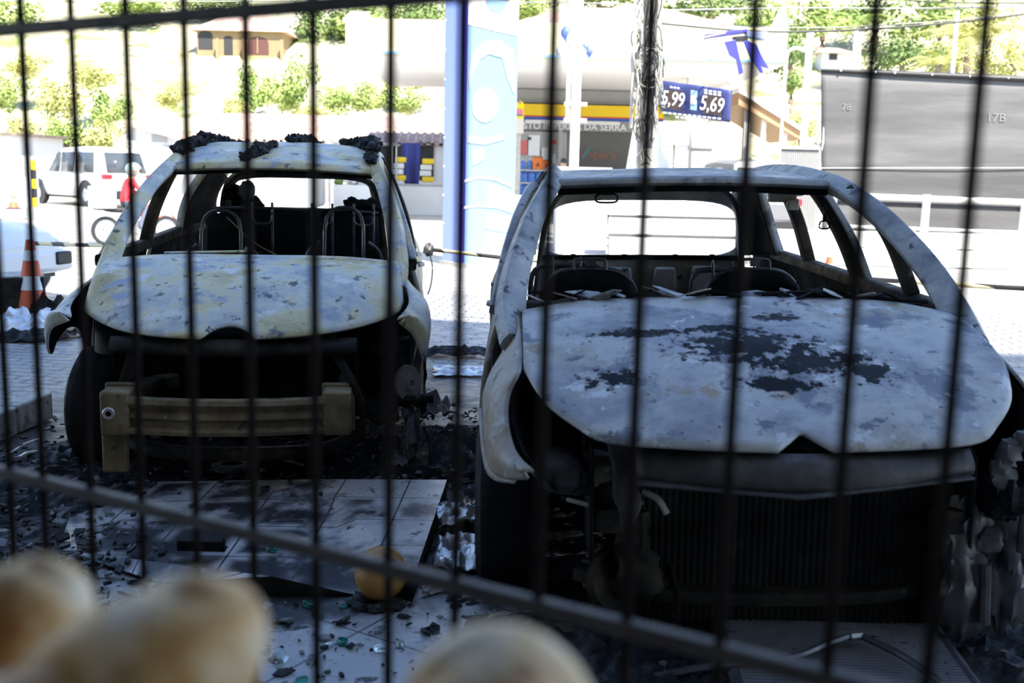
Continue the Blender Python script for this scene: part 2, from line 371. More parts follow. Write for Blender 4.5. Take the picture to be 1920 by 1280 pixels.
for s in (-1, 1):
    def q(l): return [(s * x, y, z) for x, y, z in l]
    I = q([(.725, .125, .585), (.775, .20, .62), (.805, .29, .69), (.80, .36, .765), (.765, .43, .835), (.765, .68, .90), (.785, .97, .950)])
    O = q([(.745, .115, .560), (.80, .20, .535), (.85, .30, .520), (.875, .42, .56), (.89, .60, .655), (.895, .78, .67), (.90, .97, .58), (.90, 1.08, .40), (.90, 1.12, .25)])
    gg = ruled(I, O, 60, 12, (s * .022, -.012, .02), dent=.004, seed=s)
    f = panel('front_wing', gg, FLANK if s < 0 else GREY, rc, (0, 1.0, .4), .010)
    if s < 0: MB().tube([(s * x, y, z) for x, y, z in spline([(.785, .20, .535), (.848, .30, .52), (.875, .42, .56), (.892, .6, .655)], 14)], .012, 7).build('arch_lip', M['panel_flank'], f)
    # headlamp socket: a dished dark shell behind the empty almond hole
    gg = ruled(q([(.715, .135, .585), (.76, .215, .62), (.788, .305, .69), (.783, .375, .765), (.752, .435, .825)]), q([(.56, .16, .54), (.58, .28, .58), (.62, .38, .64), (.68, .44, .70), (.765, .47, .80)]), 14, 8, (0, .14, -.10))
    panel('headlamp_socket', gg, M['soot'], rc, (0, -1, .7), .004)
    # doors and rear quarter
    for nm, y0, y1, dx in (('front_door', 1.115, 2.16, 0), ('rear_door', 2.18, 3.02, -.005)):
        top = q([(.835 + dx, y0, .935), (.838 + dx, (y0 + y1) / 2, .945), (.835 + dx, y1, .95)])
        low = q([(.885 + dx, y0, .25), (.885 + dx, (y0 + y1) / 2, .25), (.885 + dx, y1, .25)])
        d = panel(nm, ruled(top, low, 24, 14, (s * .055, 0, 0), dent=.004, seed=y0), FLANK, rc, IN, .02)
        MB().bar([(s * .87, y1 - .18, .83), (s * .905, y1 - .12, .83), (s * .905, y1 - .06, .83), (s * .87, y1 - .03, .83)], .02, .02, (0, 0, 1)).build('door_handle', M['panel_flank'], d)
    top = q([(.835, 3.04, .95), (.81, 3.5, .97), (.72, 3.95, .97)])
    low = q([(.885, 3.04, .28), (.915, 3.14, .45), (.92, 3.28, .60), (.92, 3.48, .66), (.915, 3.68, .60), (.89, 3.83, .42), (.80, 4.0, .36)])
    panel('rear_quarter', ruled(top, low, 36, 12, (s * .045, 0, 0), dent=.005, seed=8), FLANK, rc, IN, .015)
    MB().bar(q([(.86, 1.1, .22), (.87, 2.0, .22), (.86, 3.0, .22)]), .12, .12, (1, 0, 0)).build('sill', M['soot_brown'], rc)
    # pillars
    path = q(spline([(.775, .74, .845), (.80, .95, .935), (.775, 1.17, 1.075), (.715, 1.48, 1.235), (.645, 1.78, 1.35), (.605, 2.08, 1.395), (.59, 2.6, 1.425), (.585, 3.2, 1.42), (.58, 3.62, 1.375), (.60, 3.85, 1.27)], 40))
    w_ = [.115 - .035 * min(1, i / 12) for i in range(40)]
    MB().bar(path, w_, .075, (s * .8, 0, .6)).build('windscreen_pillar', GREY[:1], rc)
    MB().bar(q(spline([(.81, 1.40, .945), (.755, 1.50, 1.14), (.70, 1.62, 1.27), (.665, 1.76, 1.345)], 14)), [.10] * 14, .05, (0, 1, .3)).build('quarter_window_pillar', M['soot_brown'], rc)
    b = MB().bar(q(spline([(.83, 2.10, .93), (.765, 2.18, 1.13), (.69, 2.28, 1.30), (.625, 2.34, 1.40)], 14)), .11, .07, (0, 1, 0)).build('middle_pillar', M['soot_brown'], rc)
    MB().bar(q(spline([(.845, 2.02, .93), (.78, 2.10, 1.13), (.70, 2.21, 1.30), (.64, 2.27, 1.39)], 14)), .03, .03, (0, 1, 0)).build('door_seam', M['panel_grey'], b)
    MB().bar(q(spline([(.82, 2.96, .94), (.76, 2.98, 1.15), (.69, 2.96, 1.30), (.62, 2.92, 1.41)], 14)), .10, .06, (0, 1, 0)).build('rear_door_pillar', M['soot_brown'], rc)
    gg = ruled(q([(.80, 3.42, .96), (.76, 3.5, 1.12), (.68, 3.42, 1.30), (.60, 3.25, 1.41)]), q([(.70, 3.92, .92), (.68, 3.88, 1.08), (.63, 3.80, 1.25), (.58, 3.66, 1.37)]), 16, 8, (s * .03, 0, 0))
    panel('rear_pillar', gg, [M['panel_grey'], M['soot']], rc, IN, .05)
    MB().bar(q([(.815, 1.05, .925), (.82, 2.0, .93), (.82, 3.0, .935), (.79, 3.6, .945)]), .07, .06, (1, 0, 0)).build('window_ledge', M['soot_brown'], rc)
    # inner wheelhouse and strut tower
    gg = ruled(q([(.56, .15, .62), (.56, .70, .80), (.62, 1.10, .88)]), q([(.56, .15, .30), (.56, .7, .25), (.60, 1.10, .22)]), 12, 8, (0, 0, 0))
    panel('inner_wheelhouse', gg, M['soot'], rc, (0, .6, .5), .01)
    MB().lathe([(.0, .86), (.09, .86), (.11, .80), (.12, .55), (.06, .5), (.035, .45), (.03, .28)], (s * .66, .74, 0), (0, 0, 1), 18).build('strut_tower', M['soot_brown'], rc)
# left door frame bowed outward by the heat
MB().bar(spline([(-.86, 1.06, .93), (-.825, 1.35, 1.10), (-.775, 1.70, 1.25), (-.725, 2.02, 1.345), (-.695, 2.25, 1.365), (-.71, 2.40, 1.30), (-.77, 2.42, 1.12), (-.84, 2.36, .94)], 40), .045, .035, (0, 1, 0)).build('bowed_door_frame', M['panel_grey'], rc)
# roof
A = [(-.60, 1.90, 1.395), (-.3, 1.80, 1.408), (0, 1.77, 1.412), (.3, 1.80, 1.408), (.60, 1.90, 1.395)]
B = [(-.57, 3.62, 1.385), (0, 3.72, 1.40), (.57, 3.62, 1.385)]
g = ruled(A, B, 40, 24, (0, 0, .045), dent=.008, seed=5)
panel('roof', g, GREY, rc, IN, .014)
MB().bar(spline([(-.60, 1.895, 1.375), (-.3, 1.79, 1.388), (0, 1.76, 1.392), (.3, 1.79, 1.388), (.60, 1.895, 1.375)], 30), .05, .028, (0, 1, -.3)).build('windscreen_header', M['panel_grey'], rc)
MB().bar(spline([(-.58, 1.98, 1.345), (0, 1.87, 1.365), (.58, 1.98, 1.345)], 20), .16, .03, (0, 1, 0)).build('roof_cross_rail', M['soot'], rc)
mb = MB()
for yy in (2.35, 2.9): mb.bar(spline([(-.57, yy, 1.40), (0, yy, 1.425), (.57, yy, 1.40)], 14), .06, .02, (0, 1, 0))
mb.build('roof_bows', M['soot'], rc)
# hanging loops of the sun visor clip and belt
t = MB().tube(spline([(-.40, 1.99, 1.335), (-.42, 1.99, 1.325), (-.42, 1.99, 1.305), (-.40, 1.99, 1.297), (-.345, 1.99, 1.297), (-.325, 1.99, 1.305), (-.325, 1.99, 1.325), (-.345, 1.99, 1.335), (-.40, 1.99, 1.335)], 40), .005, 6)
t.box((-.372, 1.99, 1.345), (.045, .02, .03)); t.build('mirror_bracket', M['soot_brown'], rc)
t = MB().tube(spline([(.70, 2.24, 1.25), (.685, 2.22, 1.255), (.672, 2.2, 1.235), (.672, 2.2, 1.21)], 12), .008, 6)
t.tube(spline([(.655, 2.2, 1.205), (.648, 2.2, 1.185), (.655, 2.2, 1.172), (.69, 2.2, 1.172), (.697, 2.2, 1.185), (.69, 2.2, 1.205), (.655, 2.2, 1.205)], 24), .004, 6); t.build('belt_buckle', M['soot_brown'], rc)
t = MB(); t.box((.42, 2.0, 1.325), (.12, .05, .05)); t.box((.46, 1.97, 1.29), (.05, .04, .05)); t.tube([(.36, 2, 1.33), (.52, 2.02, 1.345)], .018, 7); t.build('handle_bracket', M['inner_lit_grey'], rc, bevel=.006)
# tail: window frame and inner panel
op = loop(0, 0, .72, .58, .34, 1.385, 4.02, 3.62); ip = loop(0, 0, .645, .595, .895, 1.285, 3.92, 3.74, e=.5)
g = [[op[k].lerp(ip[k], j / 5) for j in range(6)] for k in range(36)]; g.append(g[0])
panel('tailgate', g, [M['panel_grey'], M['inner_lit_grey']], rc, (0, 2, .6), .03)
t = MB(); t.bar(spline([(-.62, 3.86, .90), (0, 3.90, .90), (.62, 3.86, .90)], 12), .05, .03, (0, 1, 0))
for k in (-.42, -.1, .22, .45): t.box((k, 3.84, .915), (.03, .02, .015))
t.build('tailgate_rim', M['soot'], rc)
t = MB()
for (x, z, w, h) in ((-.15, .74, .24, .20), (.16, .76, .16, .16), (-.42, .78, .20, .16), (.42, .74, .22, .22)): t.box((x, 3.86, z), (w, .05, h), taper=.8)
t.build('tailgate_ribs', M['inner_lit_grey'], rc, bevel=.015)
t = MB()
for x in (-.05, .30): t.lathe([(0, 0), (.05, 0), (.06, .01), (.05, .02), (0, .02)], (x, 3.82, .62), (0, -1, 0), 16)
t.box((.17, 3.82, .60), (.42, .02, .10)); t.build('tailgate_openings', M['soot'], rc)
# floor, bulkhead, dash
panel('floor_pan', ruled([(-.84, 1.0, .24), (-.84, 4.0, .30)], [(.84, 1.0, .24), (.84, 4.0, .30)], 12, 12, (0, 0, -.01), dent=.01), M['soot'], rc, (0, 2, 2), .02)
panel('bulkhead', ruled([(-.78, 1.08, .90), (.78, 1.08, .90)], [(-.78, 1.12, .22), (.78, 1.12, .22)], 16, 10, (0, .05, 0), dent=.02), M['soot'], rc, (0, 4, .5), .02)
t = MB().tube(spline([(-.74, 1.12, .93), (-.3, 1.15, .91), (.3, 1.15, .91), (.74, 1.12, .93)], 16), .03, 8)
t.tube([(-.36, 1.16, .90), (-.34, 1.55, .80)], .025, 8); t.build('dash_beam', M['soot_brown'], rc)
t = MB().tube(spline([(.02, .93, .995), (.25, .94, 1.0), (.5, .95, .99), (.70, .965, .975)], 20), [.008 + .010 * sin(pi * min(1, i / 14)) for i in range(20)], 7); t.build('wiper_linkage', M['soot'], rc)
rnd = random.Random(4); t = MB()
for i in range(26):
    x = -.70 + 1.25 * i / 25 + rnd.uniform(-.02, .02); a = rnd.uniform(-.5, .5); w = rnd.uniform(.03, .09)
    c = Vector((x, .945 + rnd.uniform(-.02, .035) - .04 * (1 - (x / .77) ** 2), .985 + .018 * (1 - (x / .77) ** 2) + rnd.uniform(0, .012)))
    q3 = Matrix.Rotation(a, 3, 'Z') @ Matrix.Rotation(rnd.uniform(-.5, .5), 3, 'X') @ Matrix.Rotation(rnd.uniform(-.4, .4), 3, 'Y')
    pts = [q3 @ Vector((w * cos(k * pi / 3) * rnd.uniform(.6, 1), .4 * w * sin(k * pi / 3) * rnd.uniform(.5, 1), 0)) + c for k in range(6)]
    t.prism(pts, .003, mi=0 if rnd.random() < .62 else 1)
t.build('peeling_cowl_flakes', [M['panel_grey'], M['soot']], rc, smooth=False)
seat_band(rc, -.435, 2.10, .935, .22); seat_band(rc, .355, 2.22, .925, .22)
seat_hoop(rc, -.50, 2.85, .935, .20, (-.42, .32), .05); seat_hoop(rc, .345, 2.85, .915, .185, (-.40, .35), .055)
t = MB().tube(spline([(.58, 2.9, .45), (.56, 2.9, .80), (.48, 2.9, .88), (.42, 2.9, .74)], 20), .013, 7)
t.tube([(.30, 2.95, .8), (.62, 2.95, .86)], .008, 6); t.tube([(.40, 2.95, .95), (.44, 2.95, .6)], .006, 6); t.tube([(.52, 2.96, .93), (.45, 2.95, .6)], .006, 6); t.box((.50, 2.97, .83), (.10, .04, .09))
t.build('seat_hinge_wreck', M['tube'], rc)
panel('boot_floor', ruled([(-.6, 3.1, .40), (.6, 3.1, .40)], [(-.62, 3.9, .42), (.62, 3.9, .42)], 10, 8, (0, 0, .02), dent=.02), M['soot_brown'], rc, (0, 3.5, 0), .01)
# front end
g = ruled([(-.44, .10, .655), (-.2, .04, .665), (0, .02, .665), (.25, .04, .665), (.52, .12, .655)], [(-.44, .06, .575), (-.2, .0, .560), (0, -.02, .560), (.25, .0, .565), (.52, .08, .59)], 30, 6, (0, -.02, 0), dent=.006)
panel('front_crossmember', g, M['slam'], rc, (0, 1, .6), .012)
t = MB().bar([(-.44, .055, .575), (0, -.02, .558), (.5, .075, .588)], .07, .012, (0, 1, 0)); t.build('crossmember_lip', M['slam'], rc)
t = MB().bar(spline([(-.47, .16, .70), (-.48, .12, .58), (-.455, .08, .50), (-.46, .08, .44)], 12), [.06 + .02 * sin(i) for i in range(12)], .03, (1, 0, 0)); t.build('left_bracket', M['slam'], rc)
lumps('bonnet_latch_cavity', [(.02, .10, .665, .055), (-.06, .12, .65, .04), (.09, .12, .655, .04)], M['soot'], rc, 4)
for s in (-1, 1):
    MB().bar([(s * .50, .16, .42), (s * .50, .6, .40), (s * .48, 1.1, .34)], .09, .07, (1, 0, 0)).build('chassis_rail', M['soot_brown'], rc)
t = MB(); t.box((.05, .62, .50), (.62, .42, .40)); t.box((-.15, .50, .64), (.34, .28, .14)); t.tube([(.38, .36, .32), (.38, .9, .32)], .09, 10); t.ball((.22, .40, .40), (.12, .08, .12), 9, jit=.3); t.tube(spline([(-.3, .42, .62), (0, .36, .72), (.3, .40, .66)], 12), .03, 8)
t.build('engine_block', M['soot'], rc, bevel=.02)
t = MB()
t.grid([[(x, .235 + .004 * (k % 2), z) for z in (.06, .22, .40, .56)] for k, x in enumerate([-.40 + .92 * i / 92 for i in range(93)])], inside=(0, 2, .3)); t.build('radiator', M['soot'], rc, smooth=False, solid=.02)
t = MB().bar(spline([(-.58, .35, .20), (-.3, .25, .17), (.3, .25, .17), (.58, .35, .20)], 14), .10, .05, (0, 1, 0)); t.build('subframe', M['soot_brown'], rc)
w = wheel(rc, 'front_wheel', (-.80, .74, .30), .29, .20, (-1, 0, 0), True, seed=1)
w = wheel(rc, 'front_wheel', (.80, .74, .30), .29, .20, (1, -.25, 0), True, seed=2)
for s in (-1, 1): wheel(rc, 'rear_wheel', (s * .80, 3.48, .30), .29, .19, (s, 0, 0), True, seed=s + 5)
# left hub: brake, calliper, spring seat and pipes hanging in the open arch
t = MB().ball((-.58, .36, .52), (.15, .12, .07), 12, jit=.25, seed=2); t.ball((-.46, .30, .47), (.10, .08, .06), 10, jit=.3, seed=5); t.build('melted_lamp_housing', M['slam'], rc)
t = MB().tube(spline([(-.40, .20, .50), (-.36, .17, .485), (-.335, .16, .445)], 12), .010, 7); t.tube([(-.62, .30, .445), (-.56, .26, .44), (-.50, .26, .445)], .008, 7); t.tube([(-.46, .24, .435), (-.39, .22, .435)], .007, 6); t.build('bare_pipe', M['disc'], rc)
t = MB().ball((-.43, .26, .37), (.08, .07, .09), 10, jit=.35, seed=8); t.ball((-.40, .26, .22), (.08, .06, .10), 10, jit=.4, seed=12); t.lathe([(.02, -.02), (.10, -.02), (.115, 0), (.10, .02), (.02, .02)], (-.46, .30, .19), (.5, -1, .2), 20); t.build('brake_wreck', M['soot_brown'], rc)
t = MB().tube(spline([(-.32, .26, .30), (-.29, .2, .16), (-.31, .2, .02)], 12), .009, 6); t.tube(spline([(-.25, .3, .3), (-.18, .26, .12), (-.2, .25, .05)], 12), .012, 6); t.build('hanging_hose', M['soot'], rc)
t = MB().ball((-.10, .34, .10), (.06, .05, .05), 8, jit=.4); t.build('drain_stub', M['soot_brown'], rc)
# right front corner: the lamp burnt to a ring of slag
rnd = random.Random(9); t = MB()
for k in range(26):
    a = 2 * pi * k / 26; t.ball((.735 + .105 * cos(a) + rnd.uniform(-.01, .01), .11 + .05 * abs(cos(a)), .60 + .095 * sin(a) + rnd.uniform(-.01, .01)), rnd.uniform(.022, .036), 6, jit=.6, seed=k)
t.build('slag_lamp_ring', M['ash'], rc)
t = MB()
for k in range(40): t.ball((.66 + rnd.uniform(-.02, .20), .12 + rnd.uniform(0, .12), .46 + rnd.uniform(-.05, .06)), rnd.uniform(.02, .045), 6, jit=.7, seed=k + 50)
t.build('slag_drips', M['char'], rc)
t = MB().ball((.745, .20, .60), (.09, .05, .08), 9, jit=.2); t.build('lamp_bowl', M['soot'], rc)
t = MB().ball((.57, .20, .36), (.075, .05, .12), 14, jit=.45, seed=3); t.ball((.555, .17, .20), (.065, .04, .14), 14, jit=.4, seed=6); t.ball((.70, .19, .38), (.07, .05, .13), 14, jit=.5, seed=9); t.ball((.68, .20, .22), (.08, .04, .15), 14, jit=.5, seed=15); t.tube([(.60, .14, .30), (.605, .13, .12)], .016, 8); t.tube([(.70, .14, .46), (.70, .13, .34)], .014, 8); t.ball((.62, .17, .36), (.05, .03, .05), 8, jit=.3); t.build('melted_wheelhouse_plate', M['tube'], rc)

# ---------------- left car
lc = thing('burnt_car', 'burnt-out small hatchback shell with pale ochre bonnet and charred clumps on its roof', 'car', (-1.165, 4.30, 0), (0, 0, R(6.1)))
TAN = [M['panel_tan'], M['soot']]
IN = (0, 2.0, .55)
A = [(-.66, .96, .962), (-.4, .91, .985), (0, .88, .99), (.4, .91, .985), (.68, .96, .962)]
B = [(-.70, .52, .815), (-.67, .40, .785), (-.57, .27, .755), (-.42, .14, .735), (-.2, .05, .728), (0, .03, .726), (.2, .05, .73), (.42, .12, .745), (.58, .24, .765), (.69, .40, .79), (.72, .52, .82)]
g = ruled(A, B, 121, 24, (0, -.02, .060), dent=.010, seed=9, dscale=5)
for row in g:
    for j, p in enumerate(row):
        t = max(0, (j / 23 - .74) / .26); k = max(0, 1 - (abs(p.x) / .105) ** 2) ** .8 if abs(p.x) < .105 else 0
        p.y += .07 * k * t; p.z += .030 * k * t
        p.z -= .014 * max(0, t - .5) * 2 * (1 - k)
panel('bonnet', g, TAN, lc, IN, .010)
for s in (-1, 1):
    def q(l): return [(s * x, y, z) for x, y, z in l]
    I = q([(.69, .28, .765), (.735, .42, .80), (.745, .55, .83), (.72, .78, .90), (.70, .98, .955)])
    O = q([(.70, .27, .745), (.765, .31, .68), (.805, .36, .58), (.82, .40, .555), (.838, .52, .62), (.84, .70, .65), (.84, .88, .61), (.84, 1.0, .45), (.835, 1.04, .26)])
    if s < 0: O = q([(.70, .27, .745), (.79, .31, .70), (.825, .36, .62), (.83, .42, .575), (.835, .52, .62), (.84, .70, .65), (.84, .88, .61), (.84, 1.0, .45), (.835, 1.04, .26)])
    panel('front_wing', ruled(I, O, 50, 12, (s * .045, -.01, .03), dent=.008, seed=s * 2), TAN, lc, (0, 1, .4), .010)
    for nm, y0, y1 in (('front_door', 1.05, 2.05), ('rear_door', 2.07, 2.80)):
        top = q([(.765, y0, .945), (.775, (y0 + y1) / 2, .96), (.775, y1, .98)]); low = q([(.80, y0, .24), (.81, (y0 + y1) / 2, .24), (.81, y1, .24)])
        d = panel(nm, ruled(top, low, 20, 12, (s * .055, 0, 0), dent=.008, seed=y0 + s), TAN, lc, IN, .02)
        MB().bar([(s * .81, y1 - .18, .86), (s * .838, y1 - .12, .86), (s * .838, y1 - .06, .86), (s * .81, y1 - .03, .86)], .02, .02, (0, 0, 1)).build('door_handle', M['panel_tan'], d)
    top = q([(.775, 2.82, .985), (.76, 3.3, 1.0), (.66, 3.66, 1.0)])
    low = q([(.81, 2.82, .28), (.835, 2.9, .45), (.84, 3.02, .58), (.84, 3.16, .62), (.835, 3.32, .57), (.81, 3.46, .42), (.72, 3.66, .38)])
    panel('rear_quarter', ruled(top, low, 30, 12, (s * .05, 0, 0), dent=.008, seed=4), TAN, lc, IN, .015)
    gg = ruled(q([(.775, 2.86, .985), (.74, 3.3, 1.0), (.66, 3.62, 1.0)]), q([(.57, 2.95, 1.44), (.56, 3.2, 1.42), (.55, 3.42, 1.36)]), 14, 10, (s * .05, 0, .0))
    panel('rear_pillar', gg, TAN, lc, IN, .05)
    MB().bar(q([(.79, 1.05, .21), (.80, 1.9, .21), (.79, 2.8, .21)]), .11, .11, (1, 0, 0)).build('sill', M['soot_brown'], lc)
    path = q(spline([(.68, .70, .84), (.695, .93, .945), (.675, 1.17, 1.11), (.625, 1.46, 1.28), (.575, 1.72, 1.39), (.56, 2.05, 1.455), (.555, 2.6, 1.485), (.55, 3.1, 1.44), (.55, 3.42, 1.35)], 36))
    MB().bar(path, [.10 - .025 * min(1, i / 12) for i in range(36)], .065, (s * .8, 0, .6)).build('windscreen_pillar', M['panel_tan'], lc)
    MB().bar(q(spline([(.77, 1.98, .95), (.72, 2.02, 1.15), (.65, 2.08, 1.33), (.58, 2.12, 1.46)], 14)), .12, .06, (0, 1, 0)).build('middle_pillar', M['soot_brown'], lc)
    MB().bar(q(spline([(.775, 1.08, .95), (.735, 1.30, 1.10), (.675, 1.58, 1.27), (.63, 1.78, 1.37), (.605, 1.95, 1.42)], 18)), .045, .03, (0, 1, 0)).build('door_frame', M['panel_tan'], lc)
    MB().bar(q([(.755, 1.0, .94), (.765, 2.0, .955), (.76, 2.85, .975), (.70, 3.4, .99)]), .06, .06, (1, 0, 0)).build('window_ledge', M['soot_brown'], lc)
    gg = ruled(q([(.52, .20, .64), (.52, .65, .80), (.58, 1.0, .86)]), q([(.50, .30, .32), (.52, .65, .27), (.56, 1.0, .22)]), 12, 8)
    panel('inner_wheelhouse', gg, M['soot'], lc, (0, .6, .5), .01)
    MB().lathe([(.0, .82), (.08, .82), (.10, .76), (.11, .55), (.05, .5), (.03, .45), (.03, .28)], (s * .60, .68, 0), (0, 0, 1), 18).build('strut_tower', M['soot_brown'], lc)
    MB().bar([(s * .46, .10, .42), (s * .46, .55, .40), (s * .44, 1.0, .34)], .09, .08, (1, 0, 0)).build('chassis_rail', M['rust'], lc)
A = [(-.56, 1.74, 1.405), (-.3, 1.66, 1.422), (0, 1.63, 1.428), (.3, 1.66, 1.422), (.56, 1.74, 1.405)]
B = [(-.54, 3.22, 1.43), (0, 3.34, 1.45), (.54, 3.22, 1.43)]
panel('roof', ruled(A, B, 40, 24, (0, 0, .125), dent=.010, seed=15), TAN, lc, IN, .014)
MB().bar(spline([(-.565, 1.735, 1.385), (-.3, 1.65, 1.402), (0, 1.62, 1.408), (.3, 1.65, 1.402), (.565, 1.735, 1.385)], 26), .04, .025, (0, 1, -.3)).build('windscreen_header', M['panel_tan'], lc)
MB().bar(spline([(-.54, 1.82, 1.37), (0, 1.72, 1.39), (.54, 1.82, 1.37)], 16), .14, .03, (0, 1, 0)).build('roof_cross_rail', M['soot'], lc)
op = loop(0, 0, .66, .55, .36, 1.42, 3.80, 3.28); ip = loop(0, 0, .54, .49, 1.10, 1.36, 3.62, 3.42, e=.45)
g = [[op[k].lerp(ip[k], j / 5) for j in range(6)] for k in range(36)]; g.append(g[0])
panel('tailgate', g, [M['panel_tan'], M['soot']], lc, (0, 2, .6), .03)
panel('floor_pan', ruled([(-.77, .95, .22), (-.77, 3.6, .28)], [(.77, .95, .22), (.77, 3.6, .28)], 10, 10, (0, 0, -.01), dent=.01), M['soot'], lc, (0, 2, 2), .02)
panel('bulkhead', ruled([(-.70, 1.02, .90), (.70, 1.02, .90)], [(-.70, 1.04, .22), (.70, 1.04, .22)], 14, 10, (0, .05, 0), dent=.02), M['soot'], lc, (0, 4, .5), .02)
t = MB().tube(spline([(-.68, 1.08, .93), (-.3, 1.12, .90), (.3, 1.12, .90), (.68, 1.08, .93)], 16), .028, 8); t.tube([(-.33, 1.14, .90), (-.33, 1.5, .80)], .022, 8); t.build('dash_beam', M['soot_brown'], lc)
t = MB().tube([(-.44, .955, .985), (-.05, .925, 1.0)], .012, 7, flat=.6); t.tube([(-.05, .925, 1.0), (-.04, .93, 1.02)], .01, 6); t.build('wiper_linkage', M['panel_tan'], lc)
# seats: bent wire hoops, and the rear bench frame with its headrest brackets
def hoop(x, y, z, w, h, name, r=.011, lean=0):
    return MB().tube(spline([(x - w, y - .05, z - h), (x - w * .95, y, z - h * .25), (x - w * .6, y + .01, z - .02), (x, y + .01, z), (x + w * .6, y + .01, z - .02), (x + w * .95 + lean, y, z - h * .25), (x + w + lean, y - .05, z - h)], 36), r, 7).build(name, M['tube'], lc)
for (x, z, nm) in ((-.33, 1.155, 0), (.375, 1.185, 1)):
    h_ = hoop(x, 1.95, z, .115, .42, 'front_seat_frame', .011)
    MB().tube(spline([(x - .24, 1.92, z - .44), (x - .21, 1.95, z - .27), (x - .14, 1.96, z - .20)], 14), .012, 7).build('side_hoop', M['tube'], h_)
    MB().tube(spline([(x + .24, 1.92, z - .44), (x + .21, 1.95, z - .27), (x + .14, 1.96, z - .20)], 14), .012, 7).build('side_hoop', M['tube'], h_)
    MB().box((x - .14, 1.97, z - .26), (.10, .01, .055)).build('cross_plate', M['soot_brown'], h_); MB().box((x + .16, 1.97, z - .27), (.14, .01, .06)).build('cross_plate', M['soot_brown'], h_)
    MB().tube([(x - .24, 1.93, z - .42), (x + .24, 1.93, z - .42)], .010, 6).build('lower_bar', M['tube'], h_)
b = MB().tube(spline([(-.52, 2.82, 1.135), (-.2, 2.80, 1.14), (0, 2.8, 1.132), (.3, 2.8, 1.135), (.56, 2.82, 1.12)], 24), .010, 7).build('rear_bench_frame', M['tube'], lc)
for x in (-.20, .19, .46):
    hw = .065
    MB().tube(spline([(x - hw, 2.78, .75), (x - hw, 2.78, 1.18), ], 6), .009, 7).tube(spline([(x + hw, 2.78, .75), (x + hw, 2.78, 1.18)], 6), .009, 7).tube(spline([(x - hw, 2.77, 1.17), (x - hw * .9, 2.77, 1.06), (x, 2.77, 1.04), (x + hw * .9, 2.77, 1.06), (x + hw, 2.77, 1.17)], 20), .008, 6).build('headrest_bracket', M['tube'], b)
panel('rear_bench_panel', ruled([(-.56, 2.86, 1.10), (.56, 2.86, 1.10)], [(-.58, 2.72, .35), (.58, 2.72, .35)], 14, 10, (0, 0, 0), dent=.01), M['soot'], lc, (0, 4, .7), .015)
panel('parcel_shelf', ruled([(-.54, 2.88, 1.135), (.54, 2.88, 1.135)], [(-.52, 3.56, 1.12), (.52, 3.56, 1.12)], 12, 8, (0, 0, .0), dent=.01), M['soot'], lc, (0, 3, 0), .02)
lumps('slumped_trim', [(-.42, 3.28, 1.22, .10), (-.36, 3.3, 1.15, .10)], M['soot'], lc, 3); lumps('slumped_trim', [(.40, 2.95, 1.17, .08), (.50, 2.97, 1.16, .09), (.46, 3.05, 1.16, .08)], M['soot'], lc, 3)
t = MB().ball((-.36, 3.2, 1.245), (.06, .05, .06), 8, jit=.4); t.build('charred_speaker', M['ash'], lc)
t = MB().tube(spline([(-.26, 1.7, 1.13), (-.1, 1.66, .99), (.02, 1.62, .93)], 12), .004, 5); t.build('hanging_wire', M['rust'], lc)
# front end of the left car
g = ruled([(-.50, .16, .70), (0, .09, .70), (.52, .16, .70)], [(-.50, .12, .635), (0, .05, .63), (.52, .12, .635)], 20, 5, (0, -.02, 0))
panel('front_crossmember', g, M['soot_brown'], lc, (0, 1, .6), .012)
t = MB()
prof = [(.480, .015), (.474, -.012), (.455, -.020), (.440, -.004), (.425, .006), (.408, -.010), (.395, -.012), (.380, .006), (.362, .004), (.345, -.020), (.330, -.020), (.322, .015)]
rows = []
for i in range(27):
    x = -.40 + .80 * i / 26; cv = .06 * (1 - (x / .40) ** 2)
    rows.append([(x, -.02 - cv + dy, z) for z, dy in prof])
bb = MB().grid(rows, inside=(0, 1, .4)).build('bumper_beam', M['rust'], lc, solid=.006)
for s in (-1, 1):
    e_ = MB(); e_.box((s * .445, .02, .41), (.115, .12, .185)); e_.box((s * .445, .10, .41), (.14, .02, .21)); e_.build('beam_end', M['rust'], bb, bevel=.014)
    if s < 0:
        e_ = MB().lathe([(.010, -.004), (.022, -.004), (.026, .004), (.022, .010), (.012, .010)], (-.465, -.045, .415), (0, -1, 0), 16); e_.lathe([(0, -.002), (.012, -.002)], (-.465, -.048, .415), (0, -1, 0), 12, mi=1); e_.build('towing_eye', [M['disc'], M['soot']], bb)
t = MB().box((-.46, .02, .235), (.10, .05, .16)); t.build('beam_bracket', M['rust'], lc, bevel=.01)
t = MB().bar(spline([(.40, .18, .72), (.44, .14, .62), (.50, .10, .52), (.54, .10, .42), (.55, .10, .28)], 20), [.05 - .03 * i / 19 for i in range(20)], .02, (1, 0, 0)); t.build('wing_stay', M['soot_brown'], lc)
t = MB().bar(spline([(-.40, .22, .72), (-.42, .18, .60), (-.45, .16, .50)], 12), .05, .03, (1, 0, 0)); t.build('wing_stay', M['soot_brown'], lc)
t = MB().box((.02, .62, .46), (.60, .36, .36)); t.box((-.12, .50, .60), (.3, .26, .14)); t.ball((.25, .45, .42), (.12, .1, .12), 8, jit=.3); t.tube([(-.15, .26, .60), (0, .30, .48)], .012, 7); t.build('engine_block', M['soot'], lc, bevel=.02)
t = MB().bar(spline([(-.5, .40, .2), (-.3, .3, .16), (.3, .3, .16), (.5, .40, .2)], 12), .1, .05, (0, 1, 0)); t.build('subframe', M['soot_brown'], lc)
